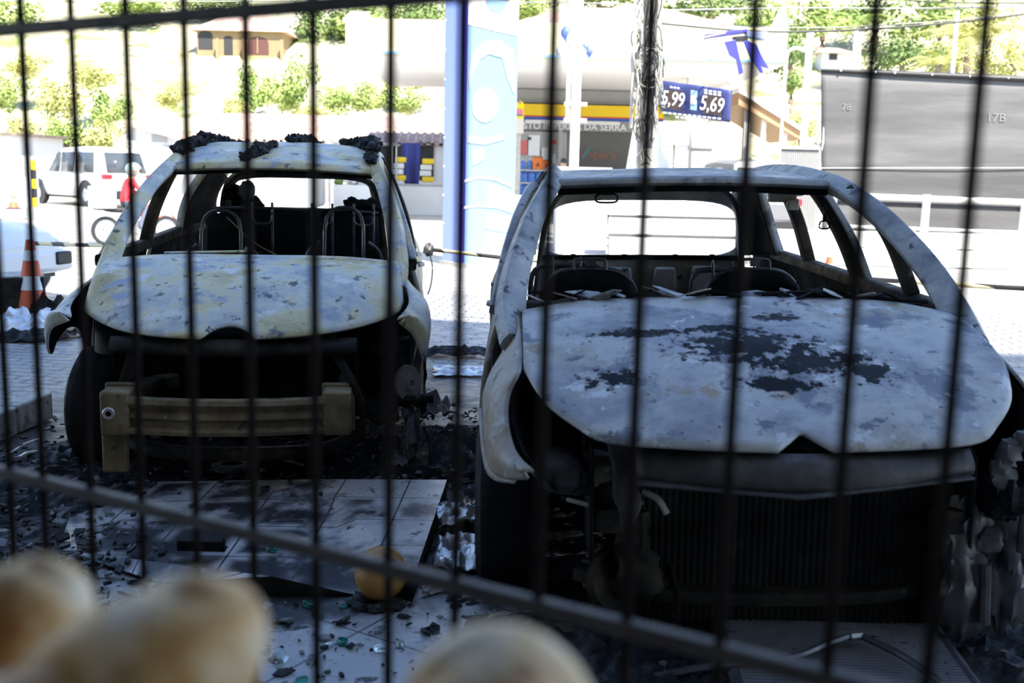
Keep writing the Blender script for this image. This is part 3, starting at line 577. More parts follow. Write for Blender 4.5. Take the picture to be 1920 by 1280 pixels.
t = MB().bar(spline([(.50, .50, .40), (.58, .42, .30), (.70, .40, .30)], 12), .05, .04, (0, 0, 1)); t.tube([(.40, .48, .34), (.86, .50, .36)], .022, 8); t.ball((.62, .50, .31), (.08, .06, .07), 9, jit=.3); t.build('suspension_arm', M['soot_brown'], lc)
t = MB().lathe([(.014, -.012), (.016, .03), (.034, .03), (.038, .008), (.084, .008), (.084, -.010), (.034, -.012)], (.74, .52, .43), (.75, -.66, .1), 26); t.build('brake_disc', M['disc'], lc)
rnd = random.Random(12); t = MB()
for k in range(16): t.ball((.78 + rnd.uniform(-.05, .07), .48 + rnd.uniform(-.05, .1), .06 + rnd.uniform(0, .30)), (rnd.uniform(.01, .03), rnd.uniform(.015, .04), rnd.uniform(.03, .07)), 6, jit=.8, seed=k)
t.build('melted_rim_remains', M['ash'], lc)
wheel(lc, 'front_wheel', (-.665, .72, .285), .285, .20, (-1, .12, 0), True, seed=21)
for s in (-1, 1): wheel(lc, 'rear_wheel', (s * .74, 3.16, .28), .275, .17, (s, 0, 0), True, seed=s + 25)

# charred headliner clumps lying on the left car's roof
def clump(name, label, path, r, seed, group='charred clumps on the left car roof'):
    pts = spline(path, 13); c = sum(pts, Vector()) / len(pts); rnd = random.Random(seed); mb = MB()
    for i, p in enumerate(pts):
        for k in range(4):
            rr = r * 1.22 * (1 - .45 * abs(i / 6 - 1)) * rnd.uniform(.45, .8)
            mb.ball(p - c + Vector((rnd.uniform(-1, 1), rnd.uniform(-1, 1), rnd.uniform(-.15, .45))) * r * .55, (rr, rr, rr * .8), 7, jit=.85, seed=seed * 7 + i * 4 + k)
    o = mb.build(name, M['char']); o.location = c
    return tag(o, label, 'charred debris', group)
def onl(x, y, z): return lc.matrix_world @ Vector((x, y, z))
bpy.context.view_layer.update()
def roofz(x, y): 
    t = max(0, min(1, (y - 1.65) / 1.62)); return 1.428 + .02 * t +   .125 * sin(pi * t) - .02 * (abs(x) / .56) ** 2
def onroof(pts, up=.012): return [onl(x, y, roofz(x, y) + up) for x, y in pts]
clump('charred_clump', 'long ragged black char clump along the near-left roof edge, closest to the windscreen pillar', onroof([(-.55, 1.95), (-.52, 2.2), (-.46, 2.5), (-.38, 2.75), (-.33, 2.85)]), .055, 3)
clump('charred_clump', 'short black char clump at the front edge of the roof, middle of the windscreen header', onroof([(-.155, 1.70), (-.11, 1.90), (-.05, 2.10)]), .042, 5)
clump('charred_clump', 'black char clump further back on the roof, just right of its middle', onroof([(.03, 2.35), (.09, 2.6), (.15, 2.8)]), .05, 8)
clump('charred_clump', 'broad black char clump over the rear right corner of the roof', onroof([(.34, 2.55), (.42, 2.5), (.50, 2.35), (.54, 2.1)]), .06, 11)
clump('charred_clump', 'small flat crumbs of black char strip down the right windscreen pillar top', onroof([(.52, 2.02), (.53, 1.9), (.54, 1.80)], 0.0), .03, 14)
# ------------------------------------------------------------------ ground
def ground_mat():
    m = bpy.data.materials.new('street ground'); m.use_nodes = True
    nt = m.node_tree; N = nt.nodes; L = nt.links; b = N['Principled BSDF']
    ge = N.new('ShaderNodeNewGeometry'); pos = ge.outputs['Position']
    def math(op, a, c, clamp=False):
        n = N.new('ShaderNodeMath'); n.operation = op; n.use_clamp = clamp
        for i, x in enumerate((a, c)):
            if x is None: continue
            if isinstance(x, (int, float)): n.inputs[i].default_value = x
            else: L.new(x, n.inputs[i])
        return n.outputs[0]
    def nz(sc, det=6, ro=.6):
        n = N.new('ShaderNodeTexNoise'); n.inputs['Scale'].default_value = sc; n.inputs['Detail'].default_value = det; n.inputs['Roughness'].default_value = ro
        L.new(pos, n.inputs['Vector']); return n.outputs['Fac']
    def rng(x, a, c, lo=0, hi=1):
        n = N.new('ShaderNodeMapRange'); n.interpolation_type = 'SMOOTHSTEP'
        for k, v in zip(('From Min', 'From Max', 'To Min', 'To Max'), (a, c, lo, hi)): n.inputs[k].default_value = v
        L.new(x, n.inputs[0]); return n.outputs[0]
    def mix(f, a, c):
        n = N.new('ShaderNodeMix'); n.data_type = 'RGBA'; L.new(f, n.inputs['Factor'])
        for k, x in (('A', a), ('B', c)):
            if isinstance(x, tuple): n.inputs[k].default_value = (*x, 1)
            else: L.new(x, n.inputs[k])
        return n.outputs['Result']
    sp = N.new('ShaderNodeSeparateXYZ'); L.new(pos, sp.inputs[0])
    br = N.new('ShaderNodeTexBrick'); br.inputs['Scale'].default_value = 1.0; br.inputs['Brick Width'].default_value = .23; br.inputs['Row Height'].default_value = .115; br.inputs['Mortar Size'].default_value = .012; br.inputs['Mortar Smooth'].default_value = .4
    mp = N.new('ShaderNodeMapping'); mp.inputs['Rotation'].default_value = (0, 0, .12); L.new(pos, mp.inputs[0]); 
    wob = N.new('ShaderNodeVectorMath'); wob.operation = 'ADD'; ns = N.new('ShaderNodeTexNoise'); ns.inputs['Scale'].default_value = 2.5; L.new(pos, ns.inputs['Vector'])
    sc = N.new('ShaderNodeVectorMath'); sc.operation = 'SCALE'; sc.inputs['Scale'].default_value = .06; L.new(ns.outputs['Color'], sc.inputs[0]); L.new(mp.outputs[0], wob.inputs[0]); L.new(sc.outputs[0], wob.inputs[1]); L.new(wob.outputs[0], br.inputs['Vector'])
    br.inputs['Color1'].default_value = (.30, .29, .29, 1); br.inputs['Color2'].default_value = (.40, .38, .37, 1); br.inputs['Mortar'].default_value = (.10, .10, .10, 1)
    road = mix(rng(nz(3), .3, .7), (.42, .40, .37), (.52, .50, .46))
    far = rng(sp.outputs['Y'], 12.0, 13.0)
    base = mix(far, br.outputs['Color'], road)
    # soot spread round the burnt cars
    def dist(cx, cy, rx, ry):
        mpn = N.new('ShaderNodeMapping'); mpn.vector_type = 'TEXTURE'; mpn.inputs['Location'].default_value = (cx, cy, 0); mpn.inputs['Scale'].default_value = (rx, ry, 1e4)
        L.new(pos, mpn.inputs[0]); l = N.new('ShaderNodeVectorMath'); l.operation = 'LENGTH'; L.new(mpn.outputs[0], l.inputs[0]); return l.outputs['Value']
    d = math('MINIMUM', dist(-1.45, 5.9, 1.35, 2.3), dist(.9, 4.6, 1.5, 2.6))
    d = math('ADD', d, math('MULTIPLY', math('SUBTRACT', nz(2.2, 8, .7), .5), 1.1))
    soot = rng(d, .85, 1.12, 1, 0)
    speck = rng(nz(16, 8, .72), .54, .62)
    near = rng(d, 1.0, 2.2, 1, 0)
    soot2 = math('MAXIMUM', soot, math('MULTIPLY', speck, near))
    col = mix(soot2, base, (.022, .022, .025))
    ashy = rng(nz(7, 8, .7), .60, .66)
    col = mix(math('MULTIPLY', ashy, soot), col, (.16, .16, .175))
    L.new(col, b.inputs['Base Color'])
    L.new(rng(nz(5), .35, .65, .22, .5), b.inputs['Roughness'])
    bp = N.new('ShaderNodeBump'); bp.inputs['Strength'].default_value = .5; bp.inputs['Distance'].default_value = .015
    hsum = math('ADD', math('MULTIPLY', br.outputs['Fac'], -1.0), math('MULTIPLY', nz(22, 8, .7), 1.3)); L.new(hsum, bp.inputs['Height']); L.new(bp.outputs[0], b.inputs['Normal'])
    return m
o = MB().add([(-60, -8, 0), (60, -8, 0), (60, 46, 0), (-60, 46, 0)], [(0, 1, 2, 3)]).build('ground', ground_mat(), smooth=False); tag(o, 'grey block-paved forecourt and street, sooty round the cars', 'ground', kind='structure')

# tiled step in front of the shop: soot-dusted ceramic tiles
def tile_mat(name, a, c, dark=(.03, .03, .034), lo=.50, hi=.60, ts=.40, rot=.55, dust=False):
    m = layered(name, (2.6, [(.3, a), (.7, c)]), [(1.6, lo, hi, dark, 9), (13, .585, .64, (.02, .02, .022), 9), (32, .63, .68, (.025, .025, .028), 6), (6, .68, .74, (.62, .62, .64), 8)], rough=(.20, .48), bump=.12, bscale=45)
    nt = m.node_tree; N = nt.nodes; L = nt.links; b = N['Principled BSDF']
    tc = N.new('ShaderNodeTexCoord'); br = N.new('ShaderNodeTexBrick'); br.offset = 0; br.inputs['Scale'].default_value = 1; br.inputs['Brick Width'].default_value = ts; br.inputs['Row Height'].default_value = ts; br.inputs['Mortar Size'].default_value = .004
    mp = N.new('ShaderNodeMapping'); mp.inputs['Rotation'].default_value = (0, 0, rot); L.new(tc.outputs['Object'], mp.inputs[0]); L.new(mp.outputs[0], br.inputs['Vector'])
    old = b.inputs['Base Color'].links[0].from_socket; mxn = N.new('ShaderNodeMix'); mxn.data_type = 'RGBA'
    L.new(br.outputs['Fac'], mxn.inputs['Factor']); L.new(old, mxn.inputs['A']); mxn.inputs['B'].default_value = (.06, .06, .065, 1); L.new(mxn.outputs['Result'], b.inputs['Base Color'])
    if dust:
        b2 = N.new('ShaderNodeTexBrick'); b2.offset = 0; b2.inputs['Scale'].default_value = 1; b2.inputs['Brick Width'].default_value = ts; b2.inputs['Row Height'].default_value = ts; b2.inputs['Mortar Size'].default_value = .055; b2.inputs['Mortar Smooth'].default_value = 1.0
        nz = N.new('ShaderNodeTexNoise'); nz.inputs['Scale'].default_value = 3.5; nz.inputs['Detail'].default_value = 8; L.new(tc.outputs['Object'], nz.inputs['Vector'])
        L.new(mp.outputs[0], b2.inputs['Vector']); mu = N.new('ShaderNodeMath'); mu.operation = 'MULTIPLY'; mr = N.new('ShaderNodeMapRange'); mr.inputs['From Min'].default_value = .40; mr.inputs['From Max'].default_value = .56
        L.new(nz.outputs['Fac'], mr.inputs[0]); L.new(b2.outputs['Fac'], mu.inputs[0]); L.new(mr.outputs[0], mu.inputs[1])
        mx2 = N.new('ShaderNodeMix'); mx2.data_type = 'RGBA'; L.new(mu.outputs[0], mx2.inputs['Factor']); L.new(old, mx2.inputs['A']); mx2.inputs['B'].default_value = (.50, .48, .48, 1); L.new(mx2.outputs['Result'], mxn.inputs['A'])
    return m
M['tile'] = tile_mat('dusty tile', (.32, .32, .33), (.44, .43, .43), lo=.47, hi=.62)
M['tile_dark'] = tile_mat('sooty tile', (.40, .39, .39), (.54, .53, .53), lo=.43, hi=.54, ts=.28, rot=.03, dust=True)
o = MB().box((-.5, 1.3, .006), (9, 4.3, .012)).build('floor', M['tile'], smooth=False); tag(o, 'dusty tiled apron scattered with soot and broken glass', 'floor', kind='structure')
# loose tiled slab, its near edge lifted
def slab(name, pts, mats, under):
    n = len(pts); mb = MB(); mb.add(pts, [tuple(range(n))], 0)
    lo = [(p[0], p[1], max(.014, p[2] - under)) for p in pts]
    mb.add(lo, [tuple(reversed(range(n)))], 1)
    mb.add(list(pts) + lo, [(i, n + i, n + (i + 1) % n, (i + 1) % n) for i in range(n)], 1)
    return mb.build(name, mats, smooth=False)
a = G(838, 899, .09); b_ = G(774, 1086, .09); c_ = G(672, 1116, .016); d_ = G(508, 1080, .085); e_ = G(300, 1092, .0145); f_ = G(110, 1030, .0145); g_ = G(150, 905, .0145); h_ = G(600, 898, .08)
o = slab('tile_slab', [a, h_, g_, f_, e_, d_, c_, b_], [M['tile_dark'], M['soot']], .085)  # black side skirt stands for the shadow along the raised edges
tag(o, 'raised slab of sooty floor tiles with a straight black-sided edge, lying between the two cars', 'tile slab')

# char and ash: an uncountable crust round the cars
def crust(name, x0, x1, y0, y1, res, f, m, label, seed):
    rnd = random.Random(seed); nx, ny = int((x1 - x0) / res), int((y1 - y0) / res); rows = []
    for j in range(ny + 1):
        row = []
        for i in range(nx + 1):
            x = x0 + (x1 - x0) * i / nx; y = y0 + (y1 - y0) * j / ny
            h = f(x, y)
            n1 = noise.noise(Vector((x * 5, y * 5, seed))); n2 = noise.noise(Vector((x * 14, y * 14, seed + 4))); n3 = noise.noise(Vector((x * 34, y * 34, seed + 9)))
            z = h * (.55 + .6 * n1 + .5 * abs(n2) + .35 * n3)
            row.append((x + .012 * n3, y + .012 * n2, z - .012))
        rows.append(row)
    mb = MB(); vs = [p for r in rows for p in r]; m_ = nx + 1; fs = []
    for j in range(ny):
        for i in range(nx):
            q = (j * m_ + i, j * m_ + i + 1, (j + 1) * m_ + i + 1, (j + 1) * m_ + i)
            if max(vs[k][2] for k in q) > -.004: fs.append(q)
    mb.add(vs, fs); o = mb.build(name, m, weld=False)
    bm = bmesh.new(); bm.from_mesh(o.data); bmesh.ops.delete(bm, geom=[v for v in bm.verts if not v.link_faces], context='VERTS'); bm.to_mesh(o.data); bm.free()
    return tag(o, label, 'debris', kind='stuff')
def ell(x, y, cx, cy, rx, ry): return max(0, 1 - ((x - cx) / rx) ** 2 - ((y - cy) / ry) ** 2)
def f1(x, y):
    h = .07 * ell(x, y, -1.2, 5.0, 1.3, 1.0) + .10 * ell(x, y, -.25, 5.15, .55, .8) + .07 * ell(x, y, -2.05, 4.7, .5, .8) + .05 * ell(x, y, -1.4, 6.8, 1.0, 2.0) + .035 * ell(x, y, -1.95, 4.0, .75, .75)
    if -.9 < x < -.1 and 3.5 < y < 4.72: h = 0
    return h
crust('ash_debris', -2.8, .25, 3.3, 8.6, .026, f1, M['char'], 'crumbly black ash and char heaped under and beside the left car', 3)
def f2(x, y):
    return .055 * ell(x, y, .35, 3.1, .65, .95) + .10 * ell(x, y, 1.75, 3.0, .62, .9) + .06 * ell(x, y, .9, 4.5, .95, 2.2) + .06 * ell(x, y, -.08, 4.0, .22, 1.0) + .035 * ell(x, y, .2, 2.7, .6, .6)
crust('ash_debris', -.45, 2.5, 2.1, 6.8, .026, f2, M['char'], 'crumbly black ash and char heaped under and in front of the right car', 8)
# flakes of char strewn on the tiles
mb = MB(); rnd = random.Random(5)
def flake(mb, c, r, rnd, mi=0, thick=.006):
    q3 = Matrix.Rotation(rnd.uniform(0, 6.3), 3, 'Z') @ Matrix.Rotation(rnd.uniform(-.5, .5), 3, 'X') @ Matrix.Rotation(rnd.uniform(-.4, .4), 3, 'Y')
    k = rnd.randint(4, 6); pts = [q3 @ Vector((r * cos(6.283 * i / k) * rnd.uniform(.5, 1), r * .6 * sin(6.283 * i / k) * rnd.uniform(.5, 1), 0)) + Vector(c) for i in range(k)]
    mb.prism(pts, thick, mi=mi)
def onz(x, y): return .013 if y < 3.45 else .004
for i in range(2600):
    x = rnd.uniform(-2.6, 1.2); y = rnd.uniform(1.9, 4.6)
    dens = .35 + .9 * max(0, noise.noise(Vector((x * 1.4, y * 1.4, 2)))) + (.8 if x < -.95 else 0) + (.6 if x > -.1 else 0)
    if rnd.random() > dens: continue
    flake(mb, (x, y, onz(x, y) + .004), rnd.choice((.006, .008, .011, .016, .026, .034)), rnd, 0 if rnd.random() < .75 else 1, rnd.uniform(.003, .009))
for i in range(900):
    a_ = rnd.random(); x = rnd.gauss(-.25, .4) if a_ < .4 else rnd.uniform(-2.7, -.1); y = rnd.uniform(4.4, 6.2) if a_ < .7 else rnd.uniform(4.2, 5.2)
    flake(mb, (x, y, rnd.uniform(.02, .07)), rnd.choice((.010, .016, .024, .035)), rnd, 0 if rnd.random() < .72 else 1, rnd.uniform(.003, .012))
o = mb.build('char_flakes', [M['char'], M['ash']], smooth=False, weld=False); tag(o, 'loose flakes of char and ash strewn across the tiles and round the cars', 'debris', kind='stuff')

mb = MB(); rnd = random.Random(77)
for i in range(420):
    u = rnd.uniform(-10, 330); v = rnd.uniform(900, 1180); p = G(u, v, .02)
    if u > 200 and rnd.random() < (u - 200) / 150: continue
    flake(mb, (p.x, p.y, .018 + rnd.uniform(0, .015)), rnd.choice((.010, .016, .024, .036, .05)), rnd, 0 if rnd.random() < .6 else 1, rnd.uniform(.004, .014))
o = mb.build('rubble_flakes', [M['char'], M['ash']], smooth=False, weld=False); tag(o, 'broken flakes of char and pale ash piled on the tiles at the left', 'debris', kind='stuff')
# crumpled aluminium between the cars and other countable scraps
def crumple(name, label, c, size, m, seed, cat='scrap metal', amp=.35, group=None, rot=0, fold=6):
    sx, sy, sz = size; rows = []; n = 26
    for i in range(n):
        row = []
        for j in range(n):
            u, v = i / (n - 1) - .5, j / (n - 1) - .5
            e = 1 - max(abs(u), abs(v)) ** 3 * 4
            p = Vector((u * fold * .5, v * fold * .5, seed))
            rdg = 1 - abs(noise.noise(p * 1.3)) * 2
            z = sz * (.30 + .5 * rdg * .8 + .35 * noise.noise(p * 2.7)) * max(.05, e)
            row.append(Vector((sx * (u + .10 * amp * noise.noise(p + Vector((5, 0, 0)))), sy * (v + .10 * amp * noise.noise(p + Vector((0, 7, 0)))), max(.0, z))))
        rows.append(row)
    o = MB().grid(rows, inside=(0, 0, -5)).build(name, m, solid=.003, offset=0); o.location = c; o.rotation_euler = (0, 0, rot)
    return tag(o, label, cat, group)
FO = M['foil']
p = G(872, 1050, .01); crumple('crumpled_sheet', 'large crumpled silver sheet between the tile slab and the right front wheel', (p.x, p.y, .015), (.22, .32, .10), FO, 1.3)
p = G(868, 985, .01); crumple('crumpled_sheet', 'torn silver strip behind the large crumpled sheet by the slab edge', (p.x, p.y, .04), (.24, .18, .09), FO, 4.1, rot=.5)
p = G(800, 1108, .01); crumple('crumpled_sheet', 'narrow folded silver scrap just right of the orange ball', (p.x + .05, p.y, .015), (.14, .05, .04), FO, 6.6, rot=.5)
p = G(868, 700, 0); crumple('crumpled_sheet', 'grey-blue crumpled sheet on the open paving between the cars', (p.x, p.y, .005), (.42, .34, .05), M['foil'], 2.2)
p = G(862, 668, 0); crumple('crumpled_sheet', 'ragged black scrap behind the grey-blue sheet on the paving between the cars', (p.x, p.y, .005), (.55, .25, .10), M['char'], 9.2)
for i, (u, v, s_, lab) in enumerate([(705, 828, .12, 'pale grey crumpled scrap left of the fence bar, in front of the left car'), (738, 832, .10, 'pale grey crumpled scrap right of the fence bar, in front of the left car'), (745, 885, .10, 'dull cup-shaped scrap on the back edge of the tile slab'), (800, 790, .26, 'grey folded scrap beside the left car brake disc')]):
    p = G(u, v, .02); crumple('ash_scrap', lab, (p.x, p.y, .05), (s_, s_, s_ * .7), M['ash'], 20 + i * 1.7)
mb = MB().lathe([(.05, .0), (.085, .004), (.09, .014), (.07, .022), (.05, .02)], (0, 0, 0), (0, 0, 1), 24); p = G(436, 884, .03); o = mb.build('burnt_ring', M['ash'], solid=.004); o.location = (p.x, p.y, .045); tag(o, 'grey metal ring lying in the ash in front of the bumper beam', 'scrap metal')
mb = MB().bar(spline([(-.15, 0, 0), (-.05, .01, .02), (.05, .01, .022), (.15, 0, .0)], 12), .03, .006, (0, 1, 0)); p = G(510, 878, .03); o = mb.build('bent_strip', M['ash']); o.location = (p.x, p.y, .05); tag(o, 'bent grey metal strip beside the ring in front of the bumper beam', 'scrap metal')
mb = MB().tube([(cos(t * .4) * .075, 0, sin(t * .4) * .075) for t in range(17)], .006, 6); p = G(192, 862, .05); o = mb.build('wire_hoop', M['ash']); o.location = (p.x, p.y, .075); tag(o, 'upright wire hoop in the ash beside the left front tyre', 'scrap metal')
for i, (u0, v0, u1, v1, lab) in enumerate([(12, 862, 78, 828, 'thin pale rod in the ash at far left, upper one'), (30, 870, 70, 855, 'short bright flattened rod in the ash at far left'), (120, 848, 175, 872, 'thin bent rod in the ash in front of the left tyre')]):
    a_, b2 = G(u0, v0, .03), G(u1, v1, .03); mb = MB().tube([Vector((0, 0, 0)), (b2 - a_) * .5 + Vector((0, 0, .012)), b2 - a_], .007 if i != 1 else .014, 6, flat=.7); o = mb.build('metal_rod', M['disc']); o.location = (a_.x, a_.y, .05); tag(o, lab, 'scrap metal')
# left: low kerb-like beam
a_, b2 = Vector((-2.66, 4.66, 0)), Vector((-2.58, 5.76, 0)); d2 = (b2 - a_).normalized()
mb = MB()
for k in range(3):
    mb.box(d2 * (.30 + k * .37), (.14, .355, .15), rot=Matrix.Rotation(-math.atan2(d2.x, d2.y), 3, 'Z'))
o = mb.build('kerb_blocks', M['panel_grey'], bevel=.012); o.location = (a_.x - .03, a_.y - .1, .08); tag(o, 'row of sooty grey kerb blocks at the far left edge of the paving', 'kerb')
# black angle piece on the tiles
p = G(377, 1034, .05); t = thing('scrap_angle', 'small black angle-iron offcut on the tiles left of the ball', 'scrap metal', (p.x, p.y, .055))
MB().box((0, 0, .016), (.17, .012, .036)).box((0, .02, .0), (.17, .05, .006)).box((.083, .0, .022), (.006, .02, .05)).build('angle_iron', M['soot'], t, bevel=.002)
# orange ball
p = G(714, 1121, .012)
om = layered('dull orange rind', (3, [(.3, (.26, .12, .025)), (.6, (.40, .20, .045)), (.8, (.46, .27, .09))]), [(30, .66, .7, (.2, .13, .06))], rough=(.4, .6), bump=.1, bscale=60)
mb = MB()
rows = []
for i in range(25):
    th = pi * i / 24; r =   .088 * sin(th) * (1 + .015 * sin(6 * th)); z =   .088 * cos(th) * (1 - .12 * math.exp(-(th / .25) ** 2) * .5)
    rows.append([(r * cos(2 * pi * k / 32), r * sin(2 * pi * k / 32), z) for k in range(32)])
mb.grid(rows); t = thing('orange_ball', 'dull orange ball resting on the tiles at the corner of the slab', 'ball', (p.x, p.y, .012 +   .088), (.5, .3, 0))
mb.build('ball_skin', om, t); MB().lathe([(0, .078), (.006,   .0885), (.008, .077)], (0, 0, 0), (0, 0, 1), 10).build('valve', M['soot'], t)
t = MB()
for k in range(9): t.ball((.07 * cos(k * .8), .05 * sin(k * .8) , 0), (.03, .025, .014), 6, jit=.6, seed=k)
o = t.build('char_crumbs', M['char']); o.location = (p.x - .01, p.y - .06, .02); tag(o, 'black char crumbs clustered at the foot of the orange ball', 'debris')
# green and clear glass crumbs
gm = mat('green glass', (.05, .35, .27), .05, trans=.8); gc = mat('pale glass', (.75, .85, .85), .05, trans=.85)
sh = [(512, 1072, .035, 0, 'green glass splinter on the slab above its lifted corner'), (577, 1133, .03, 0, 'chunky teal glass cube just below the slab wedge'), (642, 1203, .03, 0, 'dark green glass lump left of the fence bar under the ball'), (524, 1232, .045, 1, 'large pale glass chunk beside the middle loaf'), (712, 1182, .03, 1, 'pair of clear glass cubes below the ball'), (505, 1135, .022, 1, 'small pale glass crumb left of the teal cube'), (618, 1208, .022, 1, 'small clear crumb left of the dark green lump'), (585, 1236, .03, 1, 'pale glass chunk by the fence bar low in the middle'), (716, 1215, .03, 1, 'pale crumb above the low-right soot patch'), (750, 1206, .025, 1, 'clear crumb right of the long fence bar'), (645, 1135, .02, 0, 'teal crumb at the tip of the slab wedge'), (565, 1275, .025, 0, 'green crumb at the bottom edge, right of the middle loaf')]
for i, (u, v, r, k, lab) in enumerate(sh):
    p = G(u, v, .02); rnd = random.Random(i + 40); mb = MB()
    kk = rnd.randint(5, 7); pts = [Vector((r * cos(6.283 * j / kk) * rnd.uniform(.6, 1), r * .7 * sin(6.283 * j / kk) * rnd.uniform(.6, 1), 0)) for j in range(kk)]
    mb.prism(pts, r * .5); o = mb.build('glass_shard', gm if k == 0 else gc, smooth=False, bevel=.002); o.location = (p.x, p.y, .014 if p.y < 3.4 and v > 1090 else .095); o.rotation_euler = (rnd.uniform(-.15, .15), rnd.uniform(-.15, .15), rnd.uniform(0, 6))
    tag(o, lab, 'glass shard', 'glass crumbs on the tiles')
# fallen radiator under the right car's nose
t = thing('fallen_radiator', 'finned radiator core lying flat on the ground in front of the right car', 'radiator', (.975, 2.93, .05), (R(4), 0, R(-2)))
hw, hl = .315, .46; rows = []; n = 240
fm = layered('radiator fins', (8, [(.3, (.16, .16, .17)), (.7, (.26, .26, .28))]), [(20, .62, .68, (.012, .012, .012)), (36, .66, .70, (.5, .51, .53))], rough=(.3, .5), metal=.3)
for i in range(n + 1):
    y = -hl + 2 * hl * i / n; rows.append([(x * hw, y, .012 + (.007 if i % 4 < 2 else -.007)) for x in (-1, -.33, .33, 1)])
MB().grid(rows).build('fin_core', fm, t, smooth=False, solid=.004)
for s in (-1, 1):
    MB().tube([(s * (hw + .014), -hl - .02, .01), (s * (hw + .014), hl + .02, .01)], .018, 8, flat=.8).build('side_tank', M['tube'], t)
for s in (-1, 1): MB().bar([(-hw, s * (hl + .01), .01), (hw, s * (hl + .01), .01)], .03, .03, (0, 1, 0)).build('end_plate', M['tube'], t)
a_ = MB().tube(spline([G(1195, 1275, .02), G(1330, 1250, .06), G(1480, 1232, .09), G(1545, 1208, .10), G(1590, 1192, .11)], 20), .011, 7); a_.tube([G(1590, 1192, .11), G(1612, 1190, .105)], .016, 8); a_.tube(spline([G(1612, 1190, .105), G(1690, 1228, .09), G(1760, 1275, .09)], 12), .011, 7)
o = a_.build('bent_pipe', M['tube']); tag(o, 'long bent metal pipe lying across the fallen radiator', 'pipe')

# ------------------------------------------------------------------ fence between us and the cars
NF = Vector((.5, .866, 0)).normalized(); CF = .70; TF = Vector((.866, -.5, 0)).normalized()
def onf(u, v):
    r = ROT @ Vector(((u - 960) / FPX, -(v - 640) / FPX, -1.0)); k = (CF - CAMP.dot(NF)) / r.dot(NF); return CAMP + r * k
fence = thing('metal_grille', 'dark iron security grille of thin upright bars and two rails, in front of both cars', 'fence', tuple(NF * CF))
def inf(p): return Vector(p) - NF * CF
ups = [3, 66, 156, 254, 358.5, 469, 590, 730.5, 861, 1023, 1198, 1383, 1599, 1798]
z0, z1 = .84, 1.80
tb = [(inf(onf(u, 600)) * Vector((1, 1, 0))).dot(TF) for u in ups]
for k in (1, 2): tb.append(tb[13] + .078 * k)
for k in (1, 2, 3): tb.append(tb[0] - .076 * k)
for t_ in tb:
    p = TF * t_; b_ = TF
    MB().tube([(p.x, p.y, z0 - .02), (p.x, p.y, (z0 + z1) / 2), (p.x, p.y, z1)], .0042, 8).build('upright_bar', M['fence'], fence)
for (ua, va, ub, vb) in ((0, 57, 740, -1), (0, 883, 1000, 1133)):
    A_, B_ = inf(onf(ua, va)), inf(onf(ub, vb)); d_ = (B_ - A_).normalized()
    MB().bar([A_ - d_ * .35, (A_ + B_) / 2, B_ + d_ * 1.0], .013, .013, (0, 0, 1)).build('cross_rail', M['rail'], fence)

# ------------------------------------------------------------------ bread standing on our side of the fence
crust_m = layered('golden bread crust', (24, [(.36, (.42, .20, .06)), (.46, (.66, .40, .16)), (.55, (.80, .58, .33)), (.66, (.88, .76, .58))]), [(18, .55, .64, (.36, .17, .05)), (34, .58, .66, (.80, .72, .60))], rough=(.5, .75), bump=.12, bscale=70)
def loaf(name, label, tip, d, r, length, seed, spin=0):
    """a crusty loaf: rounded end at 'tip', body running back along -d, with slash marks"""
    d = Vector(d).normalized(); rows = []; n, k_ = 60, 40
    a = d.cross(Vector((0, 1, 0))).normalized(); b = a.cross(d).normalized()
    for i in range(n + 1):
        s_ = i / n; x = length * (s_ ** 1.35)
        rr = r * min(1, (1 - (1 - min(1, x / (r * 1.35))) ** 2) ** .5 if x < r * 1.35 else 1) * (1 + .04 * sin(s_ * 9 + seed))
        if x > length - r: rr *= max(.02, (1 - ((x - length + r) / r) ** 2)) ** .5
        row = []
        for k in range(k_):
            an = 2 * pi * k / k_ + spin
            g_ = 0
            for q in range(3):
                xc = r * (.9 + 1.7 * q) + r * .9 * sin(an) ; g_ += math.exp(-((x - xc) / (.24 * r)) ** 2) * max(0, cos(an + 1.0)) ** .5
            e = rr * (1 - .2 * g_ + .03 * noise.noise(Vector((x * 20, an, seed))))
            row.append(Vector(tip) - d * x + (a * cos(an) + b * sin(an)) * e)
        rows.append(row)
    c = Vector(tip) - d * length * .5
    t = thing(name, label, 'bread', tuple(c), group='bread loaves below the grille')
    mb = MB(); mb.grid([[p - c for p in row] for row in rows], closed=True); mb.build('crust', crust_m, t)
    return t
loaf('bread_loaf', 'golden crusty loaf at the lower left corner, its rounded end towards the fence', W(170, 1105, .47), (.82, .15, .32), .0265, .30, 1.0, 2.4)
loaf('bread_loaf', 'golden crusty loaf, second from the left and largest, rounded end leaning up to the right', W(482, 1128, .40), (.72, .10, .50), .0335, .32, 4.0, 1.2)
loaf('bread_loaf', 'pale floury loaf pointing straight up at bottom centre', W(945, 1166, .41), (.04, .25, .9), .046, .30, 7.0, .6)
p = W(150, 1195, .50); t = MB().ball((0, 0, 0), (.014, .012, .012), 10, jit=.3); o = t.build('paper_wad', mat('white paper', (.85, .84, .82), .8)); o.location = p; tag(o, 'small white crumple of paper between the two left loaves', 'paper')
wood = layered('counter wood', (5, [(.3, (.12, .08, .05)), (.7, (.2, .13, .08))], ), stretch=(1, 8, 1))
cpos = Vector((.0, .22, 0))
ct = thing('shop_counter', 'dark wooden counter ledge holding the bread loaves', 'counter', (-.22, .2, 0))
rz = Matrix.Rotation(-R(8), 3, 'Z')
MB().box((0, 0, .98), (1.0, .36, .04)).build('counter_top', wood, ct, bevel=.005)
MB().box((0, 0, .48), (.9, .30, .955)).build('counter_body', wood, ct)
